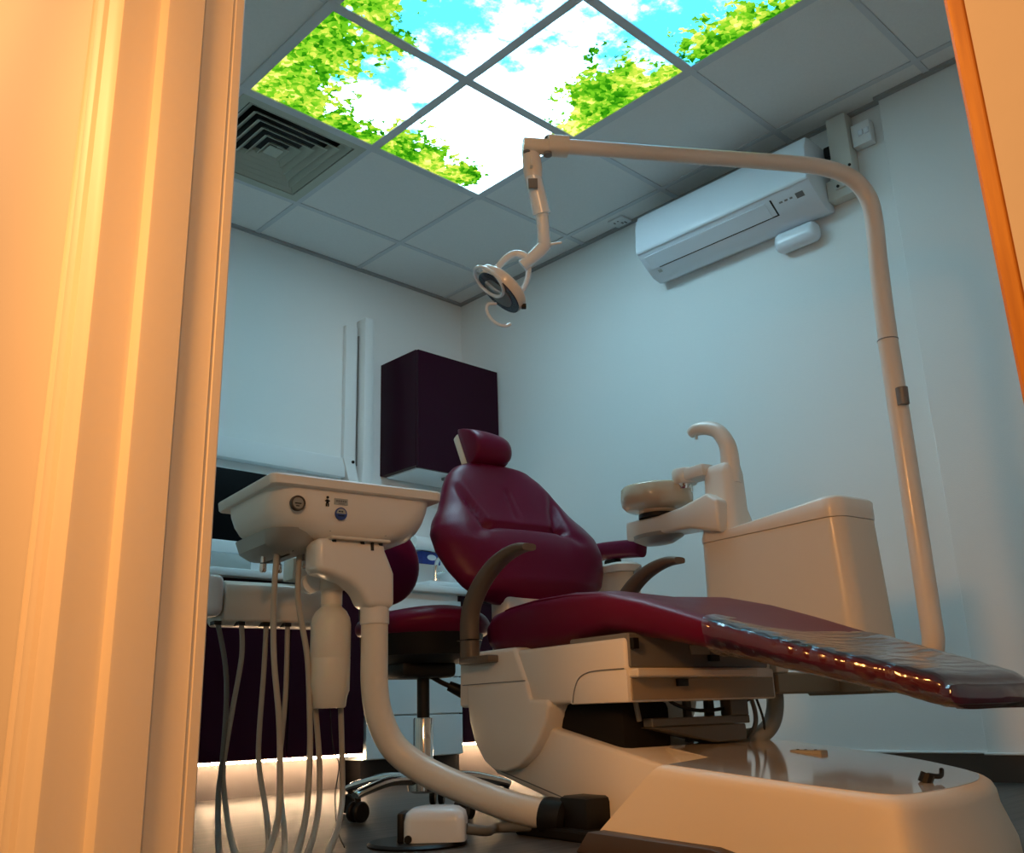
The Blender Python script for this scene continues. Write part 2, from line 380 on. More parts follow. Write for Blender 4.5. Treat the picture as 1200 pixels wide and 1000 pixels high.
# ------------------------------------------------------------------ ceiling: lit sky panels, diffuser, small fitting
names = {(0,0): 'lit sky panel with yellow green leaves and blue gap, next to the air vent',
         (1,0): 'lit sky panel mostly white cloud with leaves on one edge, behind the lamp joint',
         (0,1): 'lit sky panel with bright blue sky and leaves at its corner',
         (1,1): 'lit sky panel of white cloud with one green tree along its edge',
         (1,2): 'lit sky panel with blue sky, brown twigs and dense green tree, cut by picture top',
         (0,2): 'lit sky panel hidden above the picture beyond the blue one'}
for (i, j), lab in names.items():
    if (i, j) == (0, 2): continue
    x0, y1 = 0.6*i, -0.6*j
    single('sky_light_panel', B().box(x0+.018, x0+.582, y1-.582, y1-.018, ZC-0.0035, ZC+0.010), M['sky'], lab, 'ceiling light', (x0+.3, y1-.3, ZC), group='backlit sky picture panels in the ceiling')
T = Thing('air_diffuser', 'square louvred air vent in the ceiling beside the leafy light panel', 'air vent', (0.3, 0.3, ZC))
f = B()
for a, b_ in ((0.286, 0.245),):
    for (x0, x1, y0, y1) in ((-a, a, b_, a), (-a, a, -a, -b_), (-a, -b_, -b_, b_), (b_, a, -b_, b_)):
        f.box(.3+x0, .3+x1, .3+y0, .3+y1, ZC-0.006, ZC+0.004)
T.part('frame', f, M['diff'])
T.part('duct', B().box(.3-.245, .3+.245, .3-.245, .3+.245, ZC+0.075, ZC+0.085).box(.3-.25, .3-.245, .3-.25, .3+.25, ZC, ZC+.08).box(.3+.245, .3+.25, .3-.25, .3+.25, ZC, ZC+.08).box(.3-.25, .3+.25, .3-.25, .3-.245, ZC, ZC+.08).box(.3-.25, .3+.25, .3+.245, .3+.25, ZC, ZC+.08), M['black'])
for k in range(6):
    a = 0.240-0.038*k; t = 0.003; h = 0.025; w = 0.034
    lv = B()
    def ring(r, z): return [(.3-r, .3-r, z), (.3+r, .3-r, z), (.3+r, .3+r, z), (.3-r, .3+r, z)]
    lv.loft([ring(a, ZC-0.004), ring(a-0.003, ZC-0.005), ring(a-w, ZC+h), ring(a-w+t, ZC+h+.002), ring(a, ZC-0.004)], False, False)
    T.part('louvre_ring', lv, M['diff'])
T.part('centre_plate', B().box(.3-.034, .3+.034, .3-.034, .3+.034, ZC-0.004, ZC+0.0, .003, 1), M['diff'])
T = Thing('ceiling_fitting', 'small square ceiling fitting at the left end of the air conditioner', 'ceiling fitting', (1.885, -0.28, ZC))
T.part('plate', B().box(1.842, 1.928, -0.325, -0.235, ZC-0.012, ZC, 0.004, 2), M['whitematte'])
mk = B()
for (a, b_, c, d) in ((1.862, 1.875, -.262, -.255), (1.862, 1.868, -.285, -.278), (1.885, 1.9, -.292, -.283), (1.89, 1.91, -.306, -.298)): mk.box(a, b_, c, d, ZC-.0135, ZC-.011)
T.part('marking', mk, M['greyplastic'])

# ------------------------------------------------------------------ air conditioner on the right wall
T = Thing('air_conditioner', 'white split air conditioner high on the right wall', 'air conditioner', (XR, -0.91, 2.17))
Y0, Y1 = -1.345, -0.475
prof = [(XR-.001, 2.455), (1.80, 2.462), (1.765, 2.455), (1.742, 2.40), (1.734, 2.30), (1.736, 2.262), (1.752, 2.243), (1.80, 2.205), (1.85, 2.170), (1.90, 2.160), (XR-.001, 2.175)]
T.part('casing', B().prism(prof, 'y', Y0, Y1, 0.006, 2), M['white'], sharp=30)
pf = [(1.766, 2.450), (1.741, 2.400), (1.732, 2.30), (1.731, 2.262), (1.737, 2.252), (1.745, 2.255), (1.742, 2.30), (1.75, 2.40), (1.772, 2.448)]
T.part('front_panel', B().prism(pf, 'y', Y0+.003, Y1-.003, 0.003, 2), M['white'], sharp=60)
def under(u, y, off=0.0):       # point on the slanted underside; u = 0 front, 1 back
    return (1.752+(1.85-1.752)*u-0.597*off, y, 2.243+(2.170-2.243)*u-0.802*off)
fl = B(); y0, y1 = -1.165, -0.505
rg = lambda y, u0, u1, o: [under(u0, y, o), under(u1, y, o), under(u1, y, o-.006), under(u0, y, o-.006)]
fl.loft([rg(y0+.03, 0.06, 0.62, .004), rg(y1, 0.06, 0.62, .004)])
T.part('air_flap', fl, M['white'])
gp = B(); gp.loft([rg(y0, 0.62, 0.66, .0025), rg(y1+.08-.12, 0.62, 0.66, .0025)])
gp.loft([rg(y0, 0.03, 0.66, .0022), rg(y0+.007, 0.03, 0.66, .0022)])
T.part('flap_gap', gp, M['black'])
ind = B()
for (ya, yb) in ((-1.205, -1.19), (-1.228, -1.214), (-1.250, -1.238)): ind.loft([rg(ya, .22, .28, .002), rg(yb, .22, .28, .002)])
ind.loft([rg(-1.300, .16, .36, .002), rg(-1.266, .16, .36, .002)])
T.part('indicator', ind, M['greyplastic'])
ind = B(); ind.loft([rg(-.545, .74, .86, .002), rg(-.525, .74, .86, .002)])
T.part('sticker', ind, M['label'])
T.part('air_intake', B().box(1.80, 1.93, -1.33, -0.49, 2.460, 2.468), M['greyplastic'])
single('pipe_cover', B().box(XR-.075, XR-.001, -1.285, -1.085, 2.068, 2.156, 0.035, 5), M['white'], 'rounded white cover box under the right end of the air conditioner', 'cover box', (XR, -1.18, 2.08))
T = Thing('pipe_trunking', 'cream vertical trunking rising to the ceiling beside the air conditioner', 'trunking', (XR, -1.42, 2.2))
T.part('channel', B().box(XR-.065, XR-.001, -1.47, -1.385, 2.235, ZC-.013, 0.004, 2).box(XR-.055, XR-.001, -1.47, -1.346, 2.20, 2.29, 0.004, 2), M['trunk'])
for (yy, zz) in ((-1.46, 2.315), (-1.40, 2.245)):
    T.part('screw', B().lathe([(0.006, 0), (0.006, 0.004), (0.001, 0.006)], (XR-.065, yy, zz), (-1, 0, 0), 12), M['black'])
T.part('cable_gland', B().box(XR-.05, XR-.02, -1.382, -1.352, 2.40, 2.45, .004, 1), M['black'])
T = Thing('isolator_switch', 'white square switch box at the top of the right wall', 'switch', (XR, -1.51, 2.39))
T.part('back_box', B().box(XR-.045, XR-.001, -1.555, -1.474, 2.392, 2.492, .006, 2), M['whitematte'])
T.part('rocker', B().box(XR-.052, XR-.044, -1.525, -1.505, 2.43, 2.455, .002, 1).box(XR-.052, XR-.044, -1.550, -1.53, 2.43, 2.455, .002, 1), M['white'])

# ------------------------------------------------------------------ back wall: trunking, cabinet, counter
T = Thing('wall_trunking', 'white cable trunking along the back wall turning up in a tall riser', 'trunking', (1.1, YB, 1.4))
T.part('dado_channel', B().box(-0.6, 1.12, YB-.055, YB-.001, 1.395, 1.492, .006, 2), M['whitematte'])
T.part('riser_channel', B().box(1.125, 1.195, YB-.03, YB-.001, 1.45, 2.215, .004, 2), M['whitematte'])
T.part('riser_box', B().prism([(1.19, 1.30), (1.262, 1.33), (1.268, 1.60), (1.262, 1.75), (1.262, 2.262), (1.205, 2.262), (1.205, 1.5)], 'y', YB-.085, YB-.001, .006, 2), M['whitematte'])
T.part('elbow_cover', B().prism([(1.10, 1.495), (1.165, 1.495), (1.215, 1.30), (1.15, 1.33)], 'y', YB-.065, YB-.002, .004, 2), M['whitematte'])
T.part('joint_line', B().box(1.198, 1.202, YB-.034, YB-.028, 1.47, 2.17), M['greyplastic'])
T.part('screw', B().lathe([(0.008, 0), (0.008, 0.004)], (1.155, YB-.065, 1.475), (0, -1, 0), 12), M['black'])

T = Thing('wall_cabinet', 'dark burgundy wall cabinet hung in the room corner behind the headrest', 'cabinet', (1.65, YB, 1.445))
T.part('carcass', B().box(1.365, 1.935, .685, YB-.002, 1.445, 2.055, .002, 1), M['burg_gloss'])
T.part('door', B().box(1.365, 1.915, .664, .684, 1.43, 2.05, .002, 1), M['burg_gloss'])
T.part('base_panel', B().box(1.40, 1.93, .70, .97, 1.438, 1.447), M['whitematte'])
T.part('under_light', B().box(1.62, 1.76, .74, .80, 1.424, 1.440, .004, 1), M['greyplastic'])

T = Thing('worktop', 'pale worktop running along the back wall under the trunking', 'worktop', (0.9, YB, .77))
T.part('slab', B().box(-0.1, 1.935, .34, YB-.002, .775, .805, .006, 2), M['drawer'])
T.part('upstand', B().box(-0.1, 1.935, YB-.022, YB-.003, .805, .90, .003, 1), M['drawer'])

def led_run(Tq, x0, x1, y, z):
    Tq.part('led_strip', B().box(x0, x1, y, y+.010, z, z+.008), M['led'], label='glowing warm LED strip')
T = Thing('base_cabinet', 'dark burgundy base cabinet behind the hanging hoses, lit along its foot', 'cabinet', (.5, .6, 0))
T.part('carcass', B().box(.165, .852, .385, .97, .135, .774), M['burg_gloss'])
T.part('door', B().box(.165, .505, .362, .384, .128, .745, .002, 1), M['burg_gloss'])
T.part('door', B().box(.509, .850, .362, .384, .128, .745, .002, 1), M['burg_gloss'])
T.part('plinth', B().box(.185, .80, .43, .95, 0, .134), M['ledpink'])
led_run(T, .17, .848, .366, .119)
T = Thing('drawer_unit', 'pale three drawer unit behind the stool column', 'cabinet', (1.11, .6, 0))
T.part('carcass', B().box(.862, 1.366, .385, .97, .10, .774), M['drawer'])
for z0, z1 in ((.103, .264), (.269, .417), (.422, .745)):
    d = T.part('drawer', B().box(.862, 1.366, .362, .384, z0, z1, .002, 1), M['drawer'])
T.part('plinth', B().box(.862, 1.366, .40, .95, 0, .10), M['black'])
T = Thing('corner_cabinet', 'dark burgundy base cabinet in the corner, mostly hidden by the chair', 'cabinet', (1.65, .6, 0))
T.part('carcass', B().box(1.372, 1.93, .385, .97, .15, .774), M['burg_gloss'])
T.part('door', B().box(1.372, 1.93, .362, .384, .145, .745, .002, 1), M['burg_gloss'])
T.part('plinth', B().box(1.40, 1.93, .43, .95, 0, .149), M['ledpink'])
led_run(T, 1.375, 1.92, .366, .136)

T = Thing('desktop_computer', 'slim computer monitor with black screen and pale chin on the worktop', 'monitor', (.58, .72, .805))
T.part('screen', B().box(.325, .842, .695, .703, .975, 1.278, .004, 2), M['screen'])
T.part('housing', B().box(.322, .845, .703, .722, .925, 1.282, .006, 2), M['silver'])
T.part('chin', B().box(.322, .845, .694, .703, .925, .976, .004, 2), M['silver'])
T.part('stand', B().box(.52, .65, .722, .732, .81, 1.05, .002, 1).box(.50, .67, .66, .84, .805, .813, .002, 1), M['silver'])
T = Thing('paper_towel_dispenser', 'white box dispenser under the wall cabinet beside a grey strip', 'dispenser', (1.56, YB, 1.06))
T.part('box', B().box(1.50, 1.66, .87, YB-.003, 1.075, 1.30, .01, 2), M['whitematte'])
T.part('side_strip', B().box(1.478, 1.50, .87, YB-.003, 1.08, 1.30, .003, 1), M['greyplastic'])
single('paper_roll', B().lathe([(0.0, 0), (.03, 0), (.032, .006), (.032, .20), (.03, .205), (0, .205)], (1.44, .80, 1.085), (1, 0, 0), 20), M['whitematte'], 'white horizontal paper roll in front of the dispenser', 'paper roll', (1.54, .80, 1.055))
T = Thing('sink_unit', 'pale raised sink tray standing on the worktop by the corner', 'sink', (1.66, .78, .805))
T.part('basin', B().box(1.40, 1.90, .62, .96, .845, .875, .008, 2).box(1.42, 1.90, .90, .96, .875, 1.005, .01, 2).prism([(.62, .875), (.92, .875), (.92, 1.0)], 'x', 1.80, 1.85, .004, 1), M['drawer'])
T.part('pedestal', B().box(1.42, 1.88, .66, .95, .805, .846), M['burg_gloss'])
tp = B(); tp.tube([(1.63, .86, .875), (1.63, .86, .98), (1.63, .84, 1.02), (1.63, .79, 1.03), (1.63, .76, .995)], .012, 12, 6); tp.lathe([(.022, 0), (.022, .05), (.012, .055)], (1.63, .86, .875)); tp.tube([(1.63, .86, .95), (1.67, .83, .96)], .007, 8)
T.part('tap', tp, M['chrome'])
T = Thing('glove_box', 'blue box of gloves beside the tap at the sink', 'box', (1.62, .93, 1.005))
T.part('carton', B().box(1.575, 1.70,   .905, .955, 1.005, 1.070, .002, 1), M['bluebox'])
T.part('opening', B().lathe([(.03, 0), (.03, .001)], (1.64, .9035, 1.04), (0, -1, 0), 20, 1, .5), M['white'])

# ------------------------------------------------------------------ dental chair (frame D: x to the foot end, y across, z up)
CL = 0.65
T = Thing('dental_chair', 'burgundy dental chair with raised backrest on a cream base', 'dental chair', (1.3, CL, 0), F_D)
CHAIR = T
TOP = [(.895,.478),(.915,.503),(.96,.524),(1.05,.535),(1.16,.541),(1.285,.540),(1.415,.528),(1.54,.497),(1.66,.458),(1.785,.414),(1.88,.383),(1.98,.352),(2.06,.327),(2.11,.312),(2.140,.302),(2.155,.286)]
BOT = [(.895,.435),(.915,.414),(.96,.406),(1.05,.402),(1.16,.405),(1.285,.411),(1.415,.422),(1.54,.402),(1.66,.377),(1.785,.348),(1.88,.322),(1.98,.297),(2.06,.277),(2.11,.261),(2.140,.250),(2.155,.252)]
HW = [.185,.205,.222,.232,.236,.236,.236,.236,.233,.226,.214,.192,.168,.154,.146,.136]
def interp(tab, s):
    if s <= tab[0][0]: return tab[0][1]
    for (a, va), (b, vb) in zip(tab, tab[1:]):
        if s <= b: return va+(vb-va)*(s-a)/(b-a)
    return tab[-1][1]
HWT = [(TOP[i][0], HW[i]) for i in range(len(HW))]
def seat_ring(s, grow=0.0, n=44, wr=0.0):
    zt, zb, w = interp(TOP, s)+grow, interp(BOT, s)-grow, interp(HWT, s)+grow
    zc, h = (zt+zb)/2, (zt-zb)/2
    ring = []
    for k in range(n):
        a = 2*PI*k/n; c, q = math.cos(a), math.sin(a)
        c = math.copysign(abs(c)**(2/6.5), c); q = math.copysign(abs(q)**(2/4.2), q)
        z = zc+h*q
        if q > 0: z -= 0.012*(1-abs(c)**1.5)*q*(1 if s < 2.0 else .4)
        if q < 0: c *= 1-0.07*abs(q)
        rr = wr*math.sin(s*95+3*math.sin(k*1.9))*(.5+.5*math.sin(k*.8+s*9))
        ring.append((s, CL+(w+rr)*c, z+rr*.5*q))
    return ring
st = []
for (a, _), (b, _) in zip(TOP, TOP[1:]):
    m = max(1, int((b-a)/.03))
    for k in range(m): st.append(a+(b-a)*k/m)
st.append(TOP[-1][0])
T.part('seat_cushion', B().loft([seat_ring(s) for s in st]), M['leather'], sharp=60)
sm = B()
for y in (CL-.238, CL+.238):
    sm.tube([(s, CL+(interp(HWT, s)-.012)*(1 if y > CL else -1), interp(TOP, s)-.017) for s in st if 1.0 < s < 2.1], .0028, 6)
T.part('piping', sm, M['leather'])
# backrest
BD = Vector((-.492, 0, .870)); BN = Vector((.870, 0, .492)); BO = Vector((.865, .672, .555))
BHW = [(0,.15),(.03,.20),(.07,.252),(.12,.283),(.18,.302),(.235,.303),(.28,.285),(.33,.250),(.38,.226),(.43,.203),(.47,.180),(.505,.148),(.53,.105),(.545,.05)]
def groove(d, w): return math.exp(-(d/w)**2)
def seg_d(px, py, ax, ay, bx, by):
    vx, vy = bx-ax, by-ay; t = max(0, min(1, ((px-ax)*vx+(py-ay)*vy)/(vx*vx+vy*vy))); return math.hypot(px-ax-t*vx, py-ay-t*vy)
def back_h(v, u, w):
    y = u*w
    edge = max(0, 1-abs(u)**3.2)**.5
    ev = min(1, (v+.004)/.05)**.5*min(1, max(0, (.549-v))/.045)**.5
    h = .055*edge*min(1, ev)
    bol = math.exp(-((v-.16)/.085)**2)*.022*max(0, 1-u*u)                     # lumbar roll
    wing = .02*max(0, abs(y)-.13)/.12*math.exp(-((v-.22)/.10)**2)*edge
    cr = 0
    cr += .027*groove(seg_d(abs(y), v, 0, .243, .135, .243), .012)
    cr += .021*groove(seg_d(abs(y), v, .135, .243, .175, .40), .014)*max(0, min(1, (.43-v)/.10))
    cr += .008*groove(seg_d(abs(y), v, .135, .243, .185, .205), .02)
    cr += .006*groove(seg_d(y, v, 0, .28, 0, .40), .005)
    inside = 1/(1+math.exp((abs(y)-.155)/.012))/(1+math.exp((.243-v)/.008))
    return h+bol+wing-cr-.012*inside*edge
rings = []
NV = 72; NU = 56
for i in range(NV+1):
    v = .545*(1-math.cos(PI*i/NV))/2; w = interp(BHW, v)
    ring = []
    for k in range(NU+1):
        u = -math.cos(PI*k/NU); h = back_h(v, u, w)
        ring.append(BO+BD*v+Vector((0, u*w, 0))+BN*h)
    for k in range(NU-1, 0, -1):
        u = -math.cos(PI*k/NU)
        ev = min(1, (v+.004)/.04)**.5*min(1, max(0, (.549-v))/.03)**.5
        ring.append(BO+BD*v+Vector((0, u*w, 0))-BN*(.055*max(0, 1-abs(u)**4)**.5*ev))
    rings.append(ring)
T.part('backrest', B().loft(rings), M['leather'], sharp=80)
T.part('backrest_bracket', B().box(.80, .885, .53, .81, .40, .58, .02, 3), M['plastic'])
# headrest: cream shell behind a burgundy pillow
hz = Vector((.616, .668, 1.016)); HDv = Vector((-.434, 0, .901)); HN = Vector((.901, 0, .434)); HU = Vector((0, 1, 0))
prof = [(0,.004),(.02,-.006),(.05,-.004),(.073,.016),(.083,.045),(.080,.072),(.066,.098),(.044,.120),(.024,.138),(.010,.146),(0,.140)]
def smooth_closed(P, m=4):
    o = []; n = len(P); P = [Vector(q) for q in P]
    for i in range(n):
        p0, p1, p2, p3 = P[i-1], P[i], P[(i+1) % n], P[(i+2) % n]
        if i == n-1: o.append(p1); continue
        for k in range(m):
            u = k/m; o.append(.5*((2*p1)+(-p0+p2)*u+(2*p0-5*p1+4*p2-p3)*u*u+(-p0+3*p1-3*p2+p3)*u**3))
    return o
sp = smooth_closed(prof)
rings = []
for la, sc in ((-.081,.74),(-.0795,.86),(-.074,.95),(-.064,1.0),(-.045,1.0),(-.02,.98),(.005,.94),(.028,.88),(.046,.80),(.059,.69),(.067,.55),(.071,.38),(.072,.2)):
    kd = sc*.4+.6 if la < 0 else sc*.85+.15
    rings.append([hz+HU*la+HN*max(.0, .03+(q.x-.03)*sc if q.x > .001 else (0 if la < .04 else .03*(1-sc)))+HDv*(.058+(q.y-.058)*kd) for q in sp])
T.part('headrest', B().loft(rings), M['leather'], sharp=70)
mtx = Matrix(((HU.x, HDv.x, HN.x, hz.x), (HU.y, HDv.y, HN.y, hz.y), (HU.z, HDv.z, HN.z, hz.z), (0, 0, 0, 1)))
T.part('headrest_shell', B().box(-.083, .055, -.002, .136, -.030, -.001, .006, 2, rot=mtx), M['plastic2'])
T.part('headrest_stem', B().box(-.03, .03, -.06, .06, -.035, -.012, .004, 2, rot=mtx), M['black'])
# armrests
for y, nm, op in ((.388, 'near', 1), (.905, 'far', 1)):
    a = B(); pp = [(1.195,.652),(1.15,.655),(1.09,.645),(1.03,.622),(.975,.585),(.935,.542),(.918,.50),(.916,.44),(.918,.402)]
    a.tube([(p[0], y, p[1]) for p in pp], [.009,.013,.016,.019,.022,.025,.027,.028,.028], 18, 5, ry=.021, bn=(0, 1, 0), power=3.0)
    a.box(.89, 1.03, y-.02, y+.045*(1 if y < CL else -1), .385, .404, .005, 2)
    T.part('armrest', a, M['brown'])
    T.part('armrest_joint', B().box(.886, .948, y-.022, y+.022, .447, .449), M['black'])
# pedestal
T.part('seat_frame', B().prism([(1.17,.278),(1.50,.278),(1.50,.41),(1.02,.41),(1.10,.33)], 'y', .408, .875, .010, 3), M['plastic'])
T.part('seat_frame_cover', B().prism([(1.305,.275),(1.502,.275),(1.502,.344),(1.36,.344),(1.33,.335),(1.315,.31)], 'y', .4055, .878, .004, 2), M['plastic'])
T.part('recline_cover', B().prism([(.838,.278),(.885,.278),(1.165,.28),(1.143,.335),(1.10,.418),(.845,.418)], 'y', .400, .888, .012, 4), M['plastic'])
shp = [(.880,.334),(.884,.29),(.893,.24),(.915,.19),(.955,.148),(1.0,.126),(1.05,.123),(1.105,.137),(1.155,.166),(1.195,.205),(1.225,.25),(1.233,.275),(1.226,.288),(1.16,.290),(1.145,.334)]
T.part('pivot_cover', B().prism(shp, 'y', .398, .89, .007, 3), M['plastic'])
T.part('cover_seam', B().box(.86, 1.14, .3985, .402, .334, .3362), M['greyplastic'])
T.part('panel_seam', B().tube([(1.316, .4048, .279), (1.322, .4048, .302), (1.336, .4048, .326), (1.36, .4048, .339), (1.40, .4048, .3445), (1.495, .4048, .3445)], .0014, 6, 4), M['greyplastic'])
T.part('lift_arm', B().prism([(1.00,.235),(1.20,.226),(1.60,.145),(1.60,.03),(1.36,.028),(.96,.118)], 'y', .425, .865, .010, 3), M['plastic'])
T.part('lift_arm_seam', B().prism([(.99,.1255),(1.36,.050),(1.36,.0475),(.99,.123)], 'y', .4235, .428), M['greyplastic'])
T.part('lift_bellows', B().box(1.20, 1.43, .45, .60, .13, .28, .02, 2), M['rubber'])
T.part('end_shade_panel', B().box(1.502, 1.506, .415, .868, .279, .324, .001, 1), M['tanmetal'])  # darker panel added over the frame end; its tone stands in for shade
T.part('foot_plate', B().box(1.475, 1.53, .412, .79, .326, .343, .003, 1), M['plastic2'])
T.part('motor_housing', B().box(1.30, 1.503, .415, .86, .345, .42, .004, 1), M['greyplastic'])
lb = T.part('rating_plate', B().box(1.503, 1.506, .60, .66, .375, .395), M['label'])
for q in ((1.50, 1.515, .545, .575, .306, .322), (1.50, 1.512, .655, .685, .36, .374), (1.5, 1.515, .42, .435, .385, .408)): T.part('frame_bolt', B().box(*q), M['black'])
# base cover with a sloping glossy top and rounded toe
def base_ring(z_fn, grow):
    pts = []
    out = [(1.545,.283),(1.60,.281),(1.75,.274),(1.95,.269),(2.10,.267),(2.175,.272),(2.205,.295),(2.21,.38),(2.20,.48),(2.175,.58),(2.12,.675),(2.03,.745),(1.90,.82),(1.70,.885),(1.50,.93),(1.36,.93),(1.36,.80)]
    return out
out = base_ring(None, 0)
def zt(s): return .172-.068*(s-1.55)
cx_, cy_ = 1.85, .58
def ins(p, d):
    v = Vector((cx_-p[0], cy_-p[1])); return (p[0]+v.x/v.length*d, p[1]+v.y/v.length*d)
def dens(poly, m=6):
    o = []; n = len(poly)
    P = [Vector(p) for p in poly]
    for i in range(n):
        p0, p1, p2, p3 = P[i-1], P[i], P[(i+1) % n], P[(i+2) % n]
        sharp = i in (0, 14, 15, 16)
        for k in range(m):
            u = k/m
            if sharp: q = p1.lerp(p2, u)
            else: q = .5*((2*p1)+(-p0+p2)*u+(2*p0-5*p1+4*p2-p3)*u*u+(-p0+3*p1-3*p2+p3)*u**3)
            o.append((q.x, q.y))
    return o
od = dens(out)
rings = []
tops = []
for d, dz, absz in ((-.012, 0, .0), (-.010, 0, .045), (0, -.022, None), (.002, -.010, None), (.006, -.004, None), (.012, -.001, None), (.020, 0, None)):
    r = []
    for p in od:
        toe = max(0, min(1, (p[0]-2.05)/.16))
        side = max(0, min(1, (p[0]-1.9)/.25))
        q = ins(p, d*(1+.6*toe) if d > 0 else d*(.3+1.6*side))
        z = absz if absz is not None else zt(q[0])+dz*(1+1.2*toe)
        # the near side panel leans: its rear edge slants
        k = max(0, 1-(p[0]-1.545)/.36) if p[1] < .5 else 0
        x = q[0]+(z-.044)*1.24*min(1, k)
        if absz is None: z = zt(x)+dz*(1+1.2*toe)
        r.append((x, q[1], z))
    rings.append(r)
T.part('base_cover', B().loft(rings), M['satin'], sharp=50)
lastr = rings[-1]
tops = []
for f in (1.0, .8, .55, .3, .1):
    tops.append([(cx_+(p[0]-cx_)*f, cy_+(p[1]-cy_)*f, zt(cx_+(p[0]-cx_)*f)+.0012) for p in lastr])
T.part('base_top', B().loft([[(p[0], p[1], p[2]-.004) for p in lastr]]+tops), M['cover'], sharp=30)
kk = B(); kk.prism([(1.505,0.0),(1.545,.040),(1.86,.037),(1.90,.030),(1.925,.012),(1.93,0)], 'y', .240, .30, .004, 2)
T.part('kick_panel', kk, M['kick'])
T.part('base_plate', B().box(1.18, 1.60, .33, .86, 0, .022, .004, 1), M['rubber'])
tp_ = B(); tp_.prism([(2.03,.40),(2.10,.335),(2.155,.35),(2.165,.42),(2.11,.46)], 'z', zt(2.1)-.012, zt(2.1)+.0008, .003, 1)
T.part('toe_plug', B().tube([(2.12,.47,zt(2.12)), (2.125,.475,zt(2.12)+.014)], .011, 10).tube([(2.125,.475,zt(2.12)+.012), (2.13,.50,zt(2.12)+.009), (2.125,.515,zt(2.12)+.018)], .004, 8, 4), M['black'])
so = B(); so.box(1.665, 1.745, .705, .730, zt(1.70)-.006, zt(1.70)+.006, .002, 1)
so_ = T.part('socket_block', so, M['label'])
for q in (1.68, 1.70, 1.725): T.part('socket_hole', B().lathe([(.003, 0), (.003, .002)], (q, .715, zt(1.70)+.0055), (0, 0, 1), 8), M['black'], so_)
# ------------------------------------------------------------------ plastic film over the leg rest
fr_ = []
f0 = 1.72
sts = [f0+(2.172-f0)*k/64 for k in range(65)]
for i, s in enumerate(sts):
    g = .0045+(0.004 if i < 2 else 0)
    r = seat_ring(min(s, 2.155), g, 64, wr=.0022)
    sk = max(0, 1-i/14)
    r = [(p[0]+(s-min(s, 2.155))-(.10*(p[1]-CL+.22)/.44*sk), p[1], p[2]) for p in r]
    if s > 2.155: r = [(p[0], CL+(p[1]-CL)*(1+.06), p[2]-.004) for p in r]
    fr_.append(r)
ob = single('plastic_leg_cover', B().loft(fr_, False, True), M['film'], 'clear shiny plastic sleeve pulled over the foot end of the chair', 'plastic cover', (1.95, CL, .25), F_D, sharp=180)

# ------------------------------------------------------------------ delivery unit (instrument table on its arm)
T = Thing('instrument_table', 'cream instrument table on a bent floor arm with hoses and bottle hanging', 'instrument table', (1.27, .34, 0), F_D)
def rrect(x0, x1, y0, y1, r, z, n=8):
    o = []
    for cx, cy, a0 in ((x1-r, y1-r, 0), (x0+r, y1-r, PI/2), (x0+r, y0+r, PI), (x1-r, y0+r, 1.5*PI)):
        for k in range(n+1):
            a = a0+PI/2*k/n; o.append((cx+r*math.cos(a), cy+r*math.sin(a), z))
    return o
T.part('tray_top', B().loft([rrect(.615, .998, -.200, .255, .02, .790), rrect(.612, 1.002, -.203, .258, .022, .793), rrect(.610, 1.004, -.205, .26, .022, .812), rrect(.613, 1.001, -.202, .257, .02, .816), rrect(.622, .992, -.193, .248, .02, .816), rrect(.626, .988, -.189, .244, .02, .806)]), M['plastic'], sharp=40)
bd = []
for (ix, ib, iy, r, z) in ((.022, 0, .016, .055, .791), (.022, 0, .016, .07, .765), (.024, 0, .020, .085, .740), (.030, 0, .030, .095, .717), (.044, 0, .052, .095, .697), (.066, 0, .085, .09, .683), (.10, 0, .13, .07, .675)):
    bd.append(rrect(.610+ix, 1.004-ix*.75, -.205+iy, .26-iy, r, z, 10))
T.part('housing', B().loft(bd), M['plastic'], sharp=70)
T.part('under_tray', B().loft([rrect(.65, .955, -.178, -.04, .06, .70), rrect(.66, .94, -.170, -.05, .06, .668), rrect(.69, .91, -.150, -.065, .04, .652), rrect(.72, .88, -.13, -.08, .03, .648)]), M['alu'])
T.part('tray_clip', B().box(.70, .76, -.186, -.178, .768, .783, .002, 1), M['black'])
fx = .9885
gg = T.part('pressure_gauge', B().lathe([(.0185, -.004), (.0185, .004), (.0175, .007), (.0145, .007), (.014, .003), (.001, .003)], (fx, -.134, .750), (1, 0, 0), 32), M['kick'])
T.part('dial', B().lathe([(.0148, 0), (.0148, .0042), (.001, .0042)], (fx, -.134, .750), (1, 0, 0), 28), M['dial'], gg)
T.part('needle', B().box(fx+.004, fx+.0052, -.142, -.126, .748, .7505).box(fx+.004, fx+.0052, -.139, -.131, .742, .744), M['black'], gg)
lab = B(); lab.box(fx-.002, fx+.0012, -.040, -.005, .757, .772)
T.part('name_label', lab, M['label'])
lt = B()
for k in range(5): lt.box(fx+.0008, fx+.002, -.036+.0058*k, -.032+.0058*k, .763, .768)
lt.box(fx+.0008, fx+.002, -.030, -.014, .7592, .7605)
T.part('label_text', lt, M['greyplastic'])
T.part('person_symbol', B().lathe([(.0035, 0), (.0035, .001)], (fx, -.058, .772), (1, 0, 0), 10).box(fx-.001, fx+.001, -.061, -.055, .757, .767).box(fx-.001, fx+.001, -.064, -.052, .762, .765).box(fx-.001, fx+.001, -.062, -.059, .750, .757).box(fx-.001, fx+.001, -.057, -.054, .750, .757), M['black'])
bg = T.part('round_badge', B().lathe([(.0155, -.002), (.0155, .0016), (.001, .0016)], (fx, -.022, .735), (1, 0, 0), 28), M['blue'])
bw = B(); bw.prism([(-.022+.0125*math.cos(a), .735+.0125*math.sin(a)) for a in [PI*k/14 for k in range(15)]], 'x', fx+.0012, fx+.0022)
T.part('badge_half', bw, M['label'], bg)
